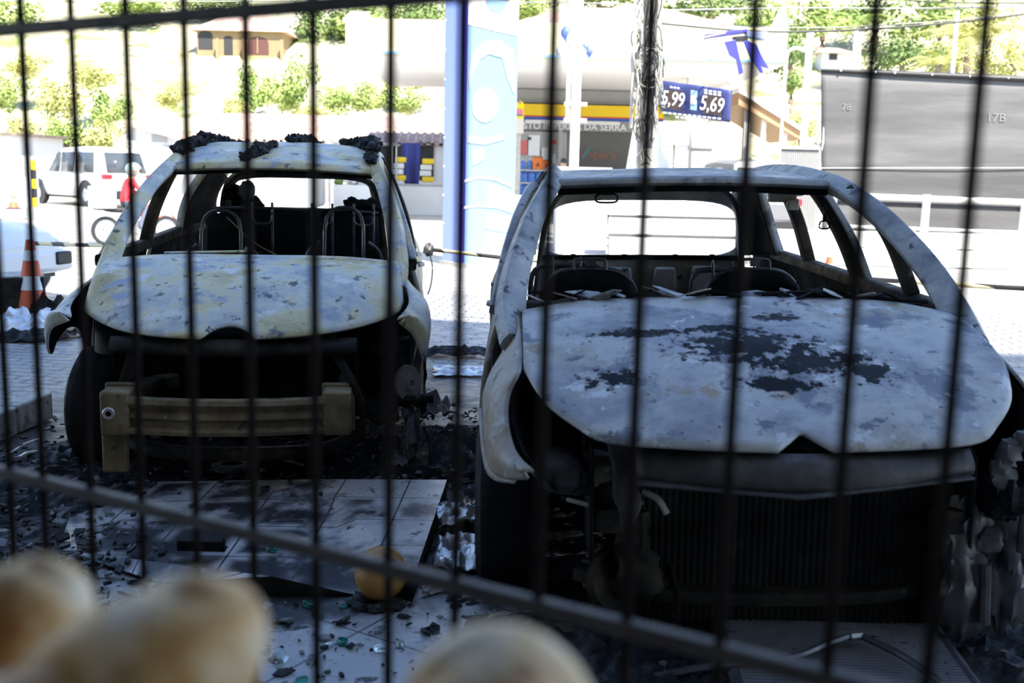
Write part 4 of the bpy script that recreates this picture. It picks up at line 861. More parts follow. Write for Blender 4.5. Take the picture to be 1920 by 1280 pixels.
# ------------------------------------------------------------------ the building we stand in (its shade covers both cars)
plaster = layered('shop plaster', (3, [(.3, (.20, .19, .18)), (.7, (.27, .26, .25))]), rough=(.7, .9))
rz = Matrix.Rotation(R(-14.5), 3, 'Z')
o = MB().box(rz @ Vector((0, -3.9, 9.25)), (30, 9.6, 11.7), rot=rz).build('wall_front', plaster, smooth=False); tag(o, 'storeys of the building over the shop', 'wall', kind='structure')
o = MB().box(rz @ Vector((0, -6.6, 1.7)), (30, .3, 3.4), rot=rz).build('wall_back', plaster, smooth=False); tag(o, 'back wall of the shop', 'wall', kind='structure')

# ------------------------------------------------------------------ background helpers
def PB(u0, v0, u1, v1, Y, d):
    c = W((u0 + u1) / 2, (v0 + v1) / 2, Y); k = Y / FPX
    return (c.x, c.y + d / 2, c.z), (abs(u1 - u0) * k, d, abs(v1 - v0) * k)
def obj_at(name, label, cat, u, v, Y, group=None, z=None):
    p = W(u, v, Y)
    if z is not None: p.z = z
    return thing(name, label, cat, tuple(p), group=group), p
def rel(c, p): return (c[0] - p.x, c[1] - p.y, c[2] - p.z)
def part(t, p, name, m, boxes, bevel=0, smooth=True):
    mb = MB()
    for c, d in boxes: mb.box(rel(c, p), d)
    return mb.build(name, m, t, bevel=bevel, smooth=smooth)
def text(t, p, name, s, c, size, m, rot=(pi / 2, 0, 0), depth=.004, align='CENTER', sx=1.0):
    cu = bpy.data.curves.new(name, 'FONT'); cu.body = s; cu.size = size; cu.extrude = depth; cu.align_x = align; cu.align_y = 'CENTER'; cu.resolution_u = 3
    tmp = bpy.data.objects.new(name + '_c', cu); COL.objects.link(tmp); bpy.context.view_layer.update()
    me = bpy.data.meshes.new_from_object(tmp.evaluated_get(bpy.context.evaluated_depsgraph_get())); bpy.data.objects.remove(tmp); bpy.data.curves.remove(cu)
    me.materials.clear(); me.materials.append(m); me.name = name
    o = bpy.data.objects.new(name, me); COL.objects.link(o); o.parent = t; o.location = rel(c, p) if p is not None else c; o.rotation_euler = rot; o.scale = (sx, 1, 1)
    return o
WHITE = layered('white paint', (1.5, [(.3, (.74, .73, .70)), (.7, (.82, .81, .79))]), rough=(.45, .7))
GREYW = layered('grey paint', (1.5, [(.3, (.40, .40, .39)), (.7, (.46, .45, .44))]), rough=(.5, .7))
YEL = mat('yellow paint', (.92, .62, .015), .4); BLU = mat('blue paint', (.03, .10, .42), .4); RED = mat('red paint', (.75, .08, .05), .4); NAVY = mat('navy banner', (.035, .045, .16), .55)
DARK = mat('dark opening', (.03, .03, .032), .7); BLK = mat('black plastic', (.02, .02, .022), .5); LIT = mat('white lettering', (.9, .9, .9), .5)
OR = mat('orange plastic', (.80, .20, .04), .5); SKIN = mat('skin', (.55, .32, .22), .6); CONC = layered('concrete', (6, [(.3, (.36, .34, .31)), (.7, (.50, .48, .44))]), rough=(.7, .9), bump=.1)
TILE = layered('clay roof tile', (4, [(.36, (.42, .27, .21)), (.5, (.52, .36, .29)), (.64, (.60, .47, .41))]), rough=(.7, .9), bump=.2, bscale=8)
GLASS = mat('car glass', (.06, .07, .08), .08); SILV = mat('grey metal', (.55, .55, .56), .35, .8)
LBLUE = mat('pale blue print', (.27, .42, .58), .35); PBLUE = mat('paler blue print', (.37, .46, .56), .35); DBLUE = mat('blue cabinet side', (.26, .34, .80), .35)

# ------------------------------------------------------------------ hillside
def hz(x, y): 
    if y < 41: return 0
    return (y - 41) * .38 + .8 * noise.noise(Vector((x * .05, y * .06, 1))) * min(1, (y - 41) / 10) + .25 * noise.noise(Vector((x * .3, y * .3, 4)))
rows = [[(x, y, hz(x, y) if y > 41 else 0) for x in [-90 + 180 * i / 90 for i in range(91)]] for y in [41 + 90 * j / 60 for j in range(61)]]
grass = layered('dry grass slope', (.25, [(.36, (.30, .29, .13)), (.5, (.46, .42, .27)), (.64, (.54, .49, .36))]), [(.35, .54, .64, (.20, .25, .07), 8), (1.6, .58, .66, (.09, .13, .03), 8)], rough=(.8, .95), bump=.3, bscale=2, coords='World')
o = MB().grid(rows, inside=(0, 60, -200)).build('terrain', grass); tag(o, 'steep dry-grass hillside behind the street', 'hill', kind='structure')

# ------------------------------------------------------------------ trees and shrubs
def leafm(name, a, b, c): return layered(name, (.9, [(.3, a), (.5, b), (.72, c)]), [(5, .6, .7, tuple(x * .45 for x in a))], rough=(.5, .8), coords='World')
LEAF = [leafm('fresh leaf', (.10, .16, .03), (.26, .36, .08), (.48, .52, .20)), leafm('dark leaf', (.05, .09, .02), (.13, .20, .05), (.30, .38, .13)), leafm('yellow leaf', (.22, .24, .05), (.46, .46, .14), (.66, .60, .30))]
BARK = layered('bark', (5, [(.3, (.10, .07, .05)), (.7, (.24, .19, .14))]), rough=(.8, .95), bump=.4, stretch=(1, 1, .3))
def crown_mesh(n, seed, leaf, kind=0):
    rnd = random.Random(seed); mb = MB(); cl = []
    for i in range(16): 
        v_ = Vector((rnd.gauss(0, 1), rnd.gauss(0, 1), rnd.gauss(0, .9))).normalized() * rnd.uniform(.35, .8); cl.append((v_, rnd.uniform(.28, .5)))
    for i in range(n):
        c, r = cl[i % len(cl)]
        d = Vector((rnd.gauss(0, 1), rnd.gauss(0, 1), rnd.gauss(0, 1))).normalized(); p = c + d * r * rnd.uniform(.75, 1.05)
        nn = (d + Vector((rnd.uniform(-.7, .7), rnd.uniform(-.7, .7), rnd.uniform(-.2, .9)))).normalized()
        a = nn.cross(Vector((rnd.random(), rnd.random(), rnd.random()))).normalized(); b = nn.cross(a); s_ = leaf * rnd.uniform(.6, 1.4)
        mb.add([p - a * s_, p + b * s_ * .5, p + a * s_, p - b * s_ * .5], [(0, 1, 2, 3)])
    mb_o = mb.build('foliage', LEAF[0], None, smooth=False, weld=False); me = mb_o.data; bpy.data.objects.remove(mb_o); return me
CROWNS = [[crown_mesh(1500, 3 + k, .075) for k in range(3)]]
CM = {}
def crown(parent, c, r, k, lm):
    key = (k, lm)
    if key not in CM:
        me = CROWNS[0][k].copy(); me.materials.clear(); me.materials.append(LEAF[lm]); CM[key] = me
    o = bpy.data.objects.new('foliage', CM[key]); COL.objects.link(o); o.parent = parent; o.location = c; o.scale = r; o.rotation_euler = (0, 0, k * 1.3 + c[0]); return o
def tree(name, label, u, v, Y, wpx, hpx, lm, k, group, trunk=True, cat='tree'):
    """crown box of wpx by hpx pixels whose centre shows at (u, v)"""
    c = W(u, v, Y); g = hz(c.x, c.y); s_ = Y / FPX; rx, rzz = wpx * s_ / 2, hpx * s_ / 2
    t = thing(name, label, cat, (c.x, c.y, g), group=group)
    if trunk:
        top = max(.4, c.z - g)
        MB().tube(spline([(0, 0, -.2), (.06 * top, .02, top * .5), (0, 0, top)], 8), [.10 + .05 * rx * (1 - i / 9) for i in range(8)], 8).build('trunk', BARK, t)
    crown(t, (0, 0, c.z - g), (rx, max(rx * .8, .5), rzz), k % 3, lm)
    return t
TR = [(20, 20, 66, 130, 90, 0, 'tree'), (285, 12, 66, 200, 70, 0, 'tree'), (400, 5, 67, 150, 70, 1, 'tree'), (600, 40, 63, 130, 110, 1, 'tree'), (700, 35, 63, 170, 100, 0, 'tree'), (790, 30, 62, 120, 110, 1, 'tree'), (670, 170, 48, 0, 0, 0, ''), (1000, 15, 66, 120, 60, 0, 'tree'), (1120, -10, 70, 160, 80, 1, 'tree'), (1330, 0, 66, 190, 90, 1, 'tree'), (1440, 40, 60, 150, 120, 0, 'tree'), (1480, 100, 50, 90, 120, 1, 'tree'), (1540, 35, 62, 150, 90, 0, 'tree'), (1640, 20, 64, 170, 90, 1, 'tree'), (1690, 105, 46, 150, 90, 1, 'tree'), (1760, 30, 62, 190, 110, 0, 'tree'), (1850, 45, 58, 160, 90, 2, 'tree'), (1790, 110, 50, 130, 80, 2, 'tree'), (1900, 110, 46, 90, 90, 2, 'tree')]
LT = {0: 'pale sunlit broad-leaved tree at the top left corner, on the hill', 1: 'leafy green tree above the hill house, left of its roof', 2: 'dark leafy tree behind the roof of the hill house', 3: 'dark green tree right of the hill house', 4: 'bushy tree on the hill left of the blue totem', 5: 'dark tree touching the blue totem at the top of the frame', 7: 'green tree over the tiled roof, right of the totem', 8: 'tree crown behind the tiled roof, left of the cable pole', 9: 'dark tree above the tiled roof, right of the cable pole', 10: 'yellow-green tree above the torn blue sign', 11: 'dark shrub-like tree right of the torn blue sign', 12: 'pale green tree above the small white hill house', 13: 'dark tree above the dark mesh screen', 14: 'round dark-leaved tree just over the mesh screen', 15: 'pale tree at upper right behind the power lines', 16: 'yellowish tree at the top right corner', 17: 'yellow-leaved tree behind the palm over the screen', 18: 'orange-tinged tree at the right edge over the screen'}
for i, (u, v, Y, w, h, lm, nm) in enumerate(TR):
    if nm: tree('broadleaf_tree', LT[i], u, v, Y, w, h, lm, i, 'trees on the hillside')
SH = [(20, 170, 45, 110, 90, 0, 'pale green shrub at the left edge below the hill crest'), (110, 190, 44, 120, 110, 2, 'loose shrub on the slope above the white estate car'), (205, 200, 43, 90, 80, 0, 'green shrub on the slope behind the estate car rear window'), (200, 255, 42, 110, 90, 2, 'straggly yellowish shrub right behind the estate car roof'), (120, 255, 42, 110, 90, 0, 'pale shrub behind the estate car bonnet'), (480, 165, 50, 90, 110, 0, 'green bush below the hill house, right part'), (560, 160, 48, 110, 130, 0, 'green bush on the slope right of the hill house'), (640, 190, 46, 110, 60, 0, 'low green bush just over the tiled roof'), (700, 180, 45, 100, 70, 0, 'green bush behind the canopy end, left of the totem'), (775, 190, 44, 90, 60, 0, 'green bush beside the totem over the tiled roof'), (760, 150, 52, 110, 60, 2, 'yellowish bush under the canopy edge'), (440, 200, 46, 60, 40, 2, 'small yellowish bush over the tiled roof left'), (1495, 150, 44, 70, 60, 0, 'green bush left of the mesh screen'), (1500, 235, 34, 60, 90, 2, 'yellow bush behind the sloping brown roof'), (245, 300, 40, 30, 40, 0, 'small bush between estate car and white house'), (60, 120, 50, 100, 60, 2, 'pale scrub high on the slope at far left'), (175, 145, 48, 110, 60, 2, 'pale scrub high on the slope, third patch from the left'), (40, 240, 42, 70, 60, 2, 'pale bush over the white block at far left'), (330, 180, 47, 80, 50, 2, 'thin pale scrub in the middle of the bare slope'), (590, 215, 43, 90, 40, 2, 'pale bush peeping over the tiled shed roof ridge')]
for i, (u, v, Y, w, h, lm, lab) in enumerate(SH): tree('shrub', lab, u, v, Y, w, h, lm, i + 1, 'shrubs on the slope', trunk=Y < 42.5, cat='shrub')
def palm(label, u, v, Y, hpx, n, lm, seed):
    c = W(u, v, Y); g = hz(c.x, c.y); s_ = Y / FPX; t = thing('palm_tree', label, 'palm tree', (c.x, c.y, g), group='palms over the screen'); rnd = random.Random(seed)
    top = c.z - g; MB().tube([(0, 0, -.2), (.1, 0, top * .5), (0, 0, top)], [.16, .13, .11], 8).build('trunk', BARK, t)
    for k in range(n):
        a = 2 * pi * k / n + rnd.uniform(-.2, .2); L_ = hpx * s_ * rnd.uniform(.8, 1.15); el = rnd.uniform(.35, 1.3); mb = MB()
        pts = [Vector((cos(a) * L_ * q_ * cos(el * (1 - q_ * .7)), sin(a) * L_ * q_ * cos(el * (1 - q_ * .7)), top + L_ * (sin(el) * q_ - .75 * q_ * q_))) for q_ in [i / 9 for i in range(10)]]
        for i in range(1, 10):
            d = (pts[i] - pts[i - 1]).normalized(); sd_ = d.cross(Vector((0, 0, 1))).normalized()
            for s in (-1, 1):
                for h_ in (0, .5):
                    b0 = pts[i - 1].lerp(pts[i], h_); w_ = L_ * .26 * (1 - abs(i / 9 - .45)); mb.add([b0, b0 + d * L_ * .035, b0 + (sd_ * s + d * .5 - Vector((0, 0, .35))) * w_], [(0, 1, 2)])
        mb.build('frond', LEAF[lm], t, smooth=False, weld=False)
palm('yellow-green palm standing over the mesh screen at right', 1815, 75, 40, 110, 13, 2, 2); palm('pale palm in front of the hill, upper middle right', 1610, 45, 55, 70, 12, 0, 5); palm('small orange-tinted palm behind the screen near the right edge', 1760, 120, 38, 80, 11, 2, 8)

# ------------------------------------------------------------------ houses
def house(name, label, u0, u1, vb, ve, vr, Y, depth, wallm, over=.3, group=None, hip=.25):
    k = Y / FPX; c = W((u0 + u1) / 2, vb, Y); wv = (u1 - u0) * k; he = (vb - ve) * k; hr = (ve - vr) * k
    t = thing(name, label, 'house', (c.x, c.y + depth / 2, c.z - .6), group=group)
    MB().box((0, 0, he / 2 + .3), (wv, depth, he + .6)).build('wall', wallm, t, smooth=False)
    a, b, z0_, z1_ = wv / 2 + over, depth / 2 + over, he + .6 - .05, he + .6 + hr
    mb = MB().add([(-a, -b, z0_), (a, -b, z0_), (a, b, z0_), (-a, b, z0_), (-a + a * hip * 2, 0, z1_), (a - a * hip * 2, 0, z1_)], [(0, 1, 5, 4), (1, 2, 5), (2, 3, 4, 5), (3, 0, 4), (3, 2, 1, 0)])
    n = int(2 * a / .28)
    for i in range(n): mb.tube([(-a + (i + .5) * 2 * a / n, -b - .02, z0_ + .02), (-a + (i + .5) * 2 * a / n + (a * hip * 2 * (1 - (i + .5) * 2 / n)) * .9 * (1 if abs(1 - (i + .5) * 2 / n) > 0 else 0) * (1 if True else 0), -.05, z1_ - .04)], .07, 5, cap=False) if hip < .12 else None
    mb.build('roof', TILE, t, smooth=False)
    return t, c, depth
SHADED_CREAM = mat('shade-darkened cream wall', (.27, .19, .10), .8); WALLW = mat('white wall', (.80, .78, .76), .8)  # hill house wall darkened to stand for the porch roof's shade
t, c, dp = house('hill_house', 'cream house with arched windows and clay-tile roof on the hill at upper left', 372, 528, 105, 60, 18, 59.5, 5, SHADED_CREAM)
k = 59.5 / FPX
for (u, v0, v1, w, nm) in ((385, 62, 95, 26, 0), (428, 70, 104, 16, 1), (483, 70, 102, 40, 2)):
    x = W(u, v0, 59.5).x - c.x; zc = (105 - (v0 + v1) / 2) * k + .6; h = (v1 - v0) * k; w_ = w * k
    pts = [(x - w_ / 2, -dp / 2 - .02, zc - h / 2), (x + w_ / 2, -dp / 2 - .02, zc - h / 2)] + [(x + w_ / 2 * cos(a_), -dp / 2 - .02, zc + h / 2 - w_ * .3 + w_ * .3 * sin(a_)) for a_ in [pi * i / 8 for i in range(9)]]
    f = MB().prism(pts, .06, (0, 1, 0)).build('arched_window' if nm != 1 else 'door', mat('dark red wood', (.10, .035, .03), .6) if nm == 2 else DARK, t, smooth=False)
    if nm == 2: MB().box((x, -dp / 2 - .05, zc), (.06, .03, h * .9)).build('mullion', SHADED_CREAM, f)
mb = MB()
for u in (412, 462, 532): mb = MB().box((W(u, 80, 59.5).x - c.x, -dp / 2 - .45, .7), (.16, .16, 1.5)); mb.build('porch_post', SHADED_CREAM, t)
t, c, dp = house('tiled_roof_house', 'long house with pale clay-tile roof above the fuel station canopy', 955, 1400, 100, 55, -5, 50, 9, WALLW, hip=.3)
MB().box((W(1180, 62, 50).x - c.x, -dp / 2 - .02, (100 - 60) * .025 + .6), (.85, .06, .25)).build('window', mat('brown shutter', (.30, .20, .14), .7), t)
t, c, dp = house('small_hill_house', 'small white house with one barred window on the hill, right', 1541, 1592, 132, 100, 84, 60, 4, mat('pale blue wall', (.60, .66, .74), .8))
MB().box((W(1562, 108, 60).x - c.x, -dp / 2 - .02, (132 - 108) * .03 + .6), (.42, .05, .32)).build('window', DARK, t)
# low tiled building behind the left car
t, c, dp = house('tiled_shed', 'long low building with a wide clay-tile roof behind the left car', 372, 832, 395, 268, 212, 37, 7, WALLW, hip=.04)
k = 37 / FPX
for (u, v, w, h, m_, nm) in ((735, 300, 60, 60, DARK, 'shop_opening'), (610, 350, 120, 50, mat('shop interior', (.30, .28, .26), .8), 'shop_opening'), (800, 300, 26, 70, BLK, 'post')):
    MB().box((W(u, v, 37).x - c.x, -dp / 2 - .03, (395 - v) * k + .6), (w * k, .08, h * k)).build(nm, m_, t, smooth=False)
t, p = obj_at('white_house', 'white gabled annexe with a louvred window, left of the long tiled shed', 'house', 310, 320, 38, z=0)
a = W(238, 240, 38).x - p.x; b = W(364, 240, 38).x - p.x; zt = W(290, 235, 38).z; ze = W(378, 268, 38).z
MB().prism([(a, 0, 0), (b, 0, 0), (b, 0, ze), (a, 0, zt)], 4, (0, 1, 0)).build('wall', WALLW, t, smooth=False)
MB().prism([(a - .2, -.3, zt + .02), (b + .3, -.3, ze - .08), (b + .3, -.3, ze + .02), (a - .2, -.3, zt + .12)], 4.6, (0, 1, 0)).build('roof_slab', TILE, t, smooth=False)
c_, d_ = PB(285, 253, 312, 266, 37.95, .06); part(t, p, 'window', GREYW, [(c_, d_)]); c_, d_ = PB(304, 273, 330, 277, 37.95, .06); part(t, p, 'vent', GREYW, [(c_, d_)])
t, p = obj_at('white_building', 'white block with dark roof edge at the far left behind the street wall', 'building', 0, 320, 36, z=0)
c_, d_ = PB(-120, 252, 26, 395, 36, 4); part(t, p, 'wall', WALLW, [(c_, d_)], smooth=False); c_, d_ = PB(-122, 247, 30, 252, 35.8, 4.3); part(t, p, 'roof_edge', BARK, [(c_, d_)])
c_, d_ = PB(-300, 328, 66, 386, 33, .2); o = MB().box((0, 0, 0), d_).build('street_wall', mat('pale street wall', (.66, .69, .74), .8), smooth=False); o.location = c_; tag(o, 'low pale street wall at far left, ending left of the estate car', 'wall')
t, p = obj_at('warning_post', 'striped yellow and black post at the end of the low street wall', 'post', 64, 360, 32.6, z=0)
for i in range(5): MB().lathe([(.09, 0), (.09, .28)], (0, 0, .28 * i), (0, 0, 1), 10).build('band', YEL if i % 2 == 0 else BLK, t)
def cone(label, u, v, Y, h, r, z=0):
    p = W(u, v, Y); t = thing('traffic_cone', label, 'traffic cone', (p.x, p.y, z), group='traffic cones')
    MB().box((0, 0, .02), (r * 2.3, r * 2.3, .04)).build('base', BLK, t, bevel=.006)
    def rr(q): return r * (1 - q) + .02 * q + .01
    zs = [0.03, .42, .58, .76, .88, 1.0]
    MB().lathe([(rr(q), q * h) for q in zs] + [(0, h)], (0, 0, 0), (0, 0, 1), 24).build('cone_body', mat('cone orange', (.75, .14, .06), .5), t)
    for a_, b_ in ((.42, .58), (.76, .88)): MB().lathe([(rr(a_) + .004, a_ * h), (rr(b_) + .004, b_ * h)], (0, 0, 0), (0, 0, 1), 24).build('reflective_band', LIT, t)
    return t
cone('orange cone with white bands beside the scrap heap at left', 58, 500, 9.2, .74, .15)
cone('orange cone seen through the right car between its side pillars', 1553, 520, 11.5, .58, .13)
cone('small pale cone in front of the low street wall at far left', 24, 360, 31, .5, .14)

# ------------------------------------------------------------------ blue totem sign
p = G(858, 502); p.y = 15.7; p = Vector((W(868, 500, 15.7).x, 15.7, 0)); Ht = 5.2
t = thing('totem_sign', 'tall blue sign pylon with pale blue printed front, standing between the cars', 'sign', tuple(p))
fr = Vector((W(962, 500, 15.45).x - p.x, -.28, 0)); sdv = Vector((W(829, 500, 16.1).x - p.x, .40, 0)); bk = fr + sdv
def vq(a_, b_, z0_, z1_, off=0.0):
    d_ = (b_ - a_).normalized(); n_ = Vector((d_.y, -d_.x, 0)) * off
    return [a_ + n_ + Vector((0, 0, z0_)), b_ + n_ + Vector((0, 0, z0_)), b_ + n_ + Vector((0, 0, z1_)), a_ + n_ + Vector((0, 0, z1_))]
O_ = Vector((0, 0, 0))
MB().prism([O_, fr, bk, sdv], Ht).build('cabinet', DBLUE, t, smooth=False)
zsp = W(900, 62, 15.7).z
dfr = (fr - O_)
def onfront(s_, z, off): 
    n_ = Vector((dfr.y, -dfr.x, 0)).normalized() * off; return dfr * s_ + n_ + Vector((0, 0, z))
def fpoly(name, pts, m_, off, parent): return MB().prism([onfront(s_, z, off) for s_, z in pts], .006, Vector((dfr.y, -dfr.x, 0)).normalized()).build(name, m_, parent, smooth=False)
zb = .05
face = fpoly('front_panel', [(0.02, zb), (1, zb), (1, zsp - .08), (0.02, zsp + .10)], LBLUE, .005, t)
top = fpoly('white_cap_panel', [(0.02, zsp + .11), (1, zsp - .07), (1, Ht), (0.02, Ht)], WHITE, .005, t)
def zpix(v): return W(910, v, 15.6).z
def arch(u0, u1, v0, v1, e=2.0): 
    n = 18; s0, s1 = (u0 - 868) / 94, (u1 - 868) / 94
    return [(s0 + (s1 - s0) * (.5 + .5 * cos(a_)), zpix(v0) + (zpix(v1) - zpix(v0)) * (abs(sin(a_)) ** .8)) for a_ in [pi * i / n for i in range(n + 1)]]
def wedge(pts): return [((u - 868) / 94, zpix(v)) for u, v in pts]
fpoly('print_shape', wedge([(872, 140), (880, 100), (900, 76), (930, 76), (955, 95), (960, 130), (958, 180), (945, 150), (935, 110), (910, 102), (895, 112), (882, 140), (876, 170)]), PBLUE, .012, face)
fpoly('print_shape', [((905 - 868) / 94 + .26 * cos(a_) , zpix(197) + .25 * sin(a_)) for a_ in [2 * pi * i / 24 for i in range(24)]], PBLUE, .012, face)
fpoly('print_shape', wedge([(872, 252), (905, 258), (940, 250), (942, 262), (905, 272), (872, 268)]), PBLUE, .012, face)
fpoly('print_shape', wedge([(880, 285), (902, 275), (905, 300), (885, 312)]), PBLUE, .012, face)
fpoly('print_stripe', wedge([(868, 338), (895, 330), (925, 332), (958, 346), (958, 350), (925, 337), (895, 335), (868, 343)]), LIT, .014, face)
fpoly('print_stripe', wedge([(868, 388), (895, 383), (930, 384), (958, 392), (958, 397), (930, 389), (895, 388), (868, 393)]), LIT, .014, face)
fpoly('print_shape', wedge([(914, 345), (958, 361), (957, 390), (912, 383)]), WHITE, .012, face)
fpoly('print_shape', wedge([(911, 398), (956, 406), (955, 434), (908, 428)]), WHITE, .012, face)
fpoly('print_shape', wedge([(908, 437), (954, 437), (952, 498), (902, 500)]), WHITE, .012, face)
# emblem on the white cap: a blue bowl shape on a pale disc with a thin grey arc
fpoly('emblem', [((923 - 868) / 94 + .21 * cos(a_), zpix(-4) + .20 * sin(a_)) for a_ in [pi + pi * i / 16 for i in range(17)]], LBLUE, .012, top)
fpoly('emblem_bar', wedge([(925, 0), (946, 2), (946, -6), (925, -6)]), OR, .016, top)
MB().tube([onfront((905 - 868) / 94 + .30 - .30 * cos(a_), zpix(0) - .50 * sin(a_), .012) for a_ in [i / 10 * 1.1 for i in range(11)]], .006, 5).build('emblem_arc', GREYW, top)
mb = MB()
for z in [i * .42 + .2 for i in range(12)]:
    for f_ in (.06, .94): mb.ball(sdv * f_ + Vector((0, 0, z)) + Vector((-dfr.y, -.02, 0)) * 0 + Vector((-.012, -.012, 0)), .014, 4)
mb.build('rivets', LIT, t)
MB().prism([Vector((.01, -.02, 0)), Vector((-.05, -.015, 0)), Vector((-.06, .03, 0)), Vector((0, .03, 0))], Ht).build('corner_trim', mat('deep blue trim', (.06, .05, .42), .3), t)
MB().prism([O_ + Vector((-.05, -.05, 0)), fr + Vector((.05, -.05, 0)), bk + Vector((.05, .05, 0)), sdv + Vector((-.05, .05, 0))], .06).build('plinth', CONC, t)

# ------------------------------------------------------------------ fuel station
t, p = obj_at('station_canopy', 'white fuel station canopy with blue-edged fascia over the forecourt', 'canopy', 1060, 100, 27)
FASC = mat('pale yellow fascia', (.86, .80, .52), .5)
x0, x1 = W(648, 100, 27).x, W(1474, 100, 27).x; zt, zl = 5.02, 4.16; xc = (x0 + x1) / 2 - p.x
MB().box((xc, 4.8, (zt + zl) / 2 - p.z), (x1 - x0, 9.6, zt - zl)).build('fascia', FASC, t, smooth=False)
MB().box((xc, -.012, 4.22 - p.z), (x1 - x0, .03, .06)).build('blue_edge', mat('sky blue edge', (.25, .50, .85), .5), t)
MB().box((xc, 4.8, 4.14 - p.z), (x1 - x0 - .1, 9.5, .04)).build('soffit', mat('soffit', (.88, .86, .82), .7), t, smooth=False)
MB().box((x0 - p.x + .3, .2, 5.02 - p.z + .06), (.8, .3, .25), taper=.5).build('end_cap', FASC, t)
for (u, Y) in ((905, 31), (1300, 31)):
    MB().box((W(u, 200, Y).x - p.x, Y - p.y, 2.08 - p.z), (.40, .40, 4.16)).build('column', WHITE, t)
MB().prism([(x1 - p.x, 0, 4.2 - p.z), (x1 - p.x + .02, 0, 5.0 - p.z), (x1 - p.x - .05, .2, 5.6 - p.z), (x1 - p.x - .3, .3, 5.0 - p.z)], .5, (0, 1, 0)).build('corner_fin', WHITE, t)
# shop at the back of the forecourt
t, p = obj_at('station_shop', 'grey fuel station shop with yellow stripe and a white name sign under the canopy', 'shop', 1100, 300, 36, z=0)
xl, xr = W(930, 200, 36).x, W(1246, 200, 36).x
MB().box(((xl + xr) / 2 - p.x, 2.2, 2.05), (xr - xl, 4, 4.1)).build('wall', GREYW, t, smooth=False)
def band(name, v0, v1, m_, u0=966, u1=1240, Y=35.98, d=.25, bevel=0):
    c_, d_ = PB(u0, v0, u1, v1, Y, d); return part(t, p, name, m_, [((c_[0], c_[1] - d * .5, c_[2]), d_)], bevel=bevel)
band('yellow_stripe', 197.5, 219, YEL); band('red_stripe', 219, 221.5, RED); band('blue_stripe', 221.5, 226.5, BLU); band('stripe_cap', 195.5, 197.5, BLK)
sg = band('sign_board', 227, 246, mat('sign board grey', (.30, .30, .30), .6), d=.20)
band('light_tube', 226.5, 233.5, LIT, 986, 1160, d=.5, bevel=.05)
text(sg, None, 'sign_lettering', 'POSTO IMPERIAL DA SERRA', Vector(W(1066, 237.5, 35.5)) - p, .30, LIT, sx=1.02)
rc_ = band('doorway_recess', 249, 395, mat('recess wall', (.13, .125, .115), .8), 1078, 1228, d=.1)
lg = text(rc_, None, 'wall_logo_lettering', 'impera', Vector(W(1122, 290, 35.7)) - p, .42, mat('faded red lettering', (.28, .10, .07), .6))
def wp(u, v, Y=35.68): return Vector(W(u, v, Y)) - p
MB().prism([wp(1090, 299), wp(1094, 289), wp(1099, 281), wp(1106, 276), wp(1111, 274), wp(1107, 279), wp(1103, 286), wp(1099, 292), wp(1094, 297)], .02, (0, 1, 0)).build('wall_logo_bird', mat('faded teal', (.05, .18, .18), .6), rc_, smooth=False)
pw = band('poster_wall', 249, 395, mat('light wall', (.50, .49, .48), .7), 966, 1060, d=.05)
for (u0, v0, u1, v1, m_) in ((991, 254, 1012, 291, LIT), (975, 252, 989, 263, GREYW), (1016, 277, 1029, 308, LIT), (1034, 289, 1041, 306, LIT)): band('poster', v0, v1, m_, u0, u1, Y=35.9, d=.03)
q_ = band('poster', 263, 289, mat('pink poster', (.75, .18, .17), .6), 975, 988, Y=35.9, d=.03); band('wall_notice', 262, 270, RED, 1034, 1042, Y=35.9, d=.03); band('poster_mark', 257, 262, DARK, 991, 996, Y=35.84, d=.03)
band('door_jamb', 246, 395, GREYW, 1044, 1052, d=.3); band('counter', 325, 400, WHITE, 1085, 1225, Y=34.9, d=.5)
# shelf of water jugs and the crates on it
JB = mat('blue water jug', (.10, .22, .62), .25); 
t, p = obj_at('bottle_rack', 'metal rack of blue water jugs by the shop wall', 'rack', 1008, 330, 33.5, z=0)
for v in (318, 342, 366): c_, d_ = PB(974, v, 1042, v + 3, 33.2, .6); part(t, p, 'shelf', SILV, [(c_, d_)])
for u in (974, 1042): c_, d_ = PB(u - 1, 300, u + 1, 392, 33.2, .05); part(t, p, 'post', SILV, [(c_, d_)])
def jug(u, v, Y, sc, lab):
    q_ = W(u, v, Y); t_ = thing('water_jug', lab, 'water jug', tuple(q_), group='blue water jugs on the rack')
    MB().lathe([(0, 0), (.13, 0), (.14, .02), (.14, .12), (.13, .14), (.14, .16), (.14, .30), (.10, .36), (.04, .39), (.04, .43), (0, .43)], (0, 0, 0), (0, 0, 1), 14).build('jug_body', JB, t_); MB().lathe([(.045, .41), (.045, .45), (0, .45)], (0, 0, 0), (0, 0, 1), 10).build('cap', LIT, t_); t_.scale = (sc, sc, sc)
pos_w = ['leftmost', 'second', 'third', 'rightmost']
for r_, v in enumerate((341.8, 365.8)):
    for i, u in enumerate((982, 996, 1011, 1027)): jug(u, v, 33.45, .95, f'blue water jug, {pos_w[i]} on the {("upper", "lower")[r_]} shelf of the rack')
for i, u in enumerate((980, 993)): jug(u, 317.8, 33.45, .70, f'small blue jug on the rack top, {("left", "right")[i]} of the pair beside the orange crates')
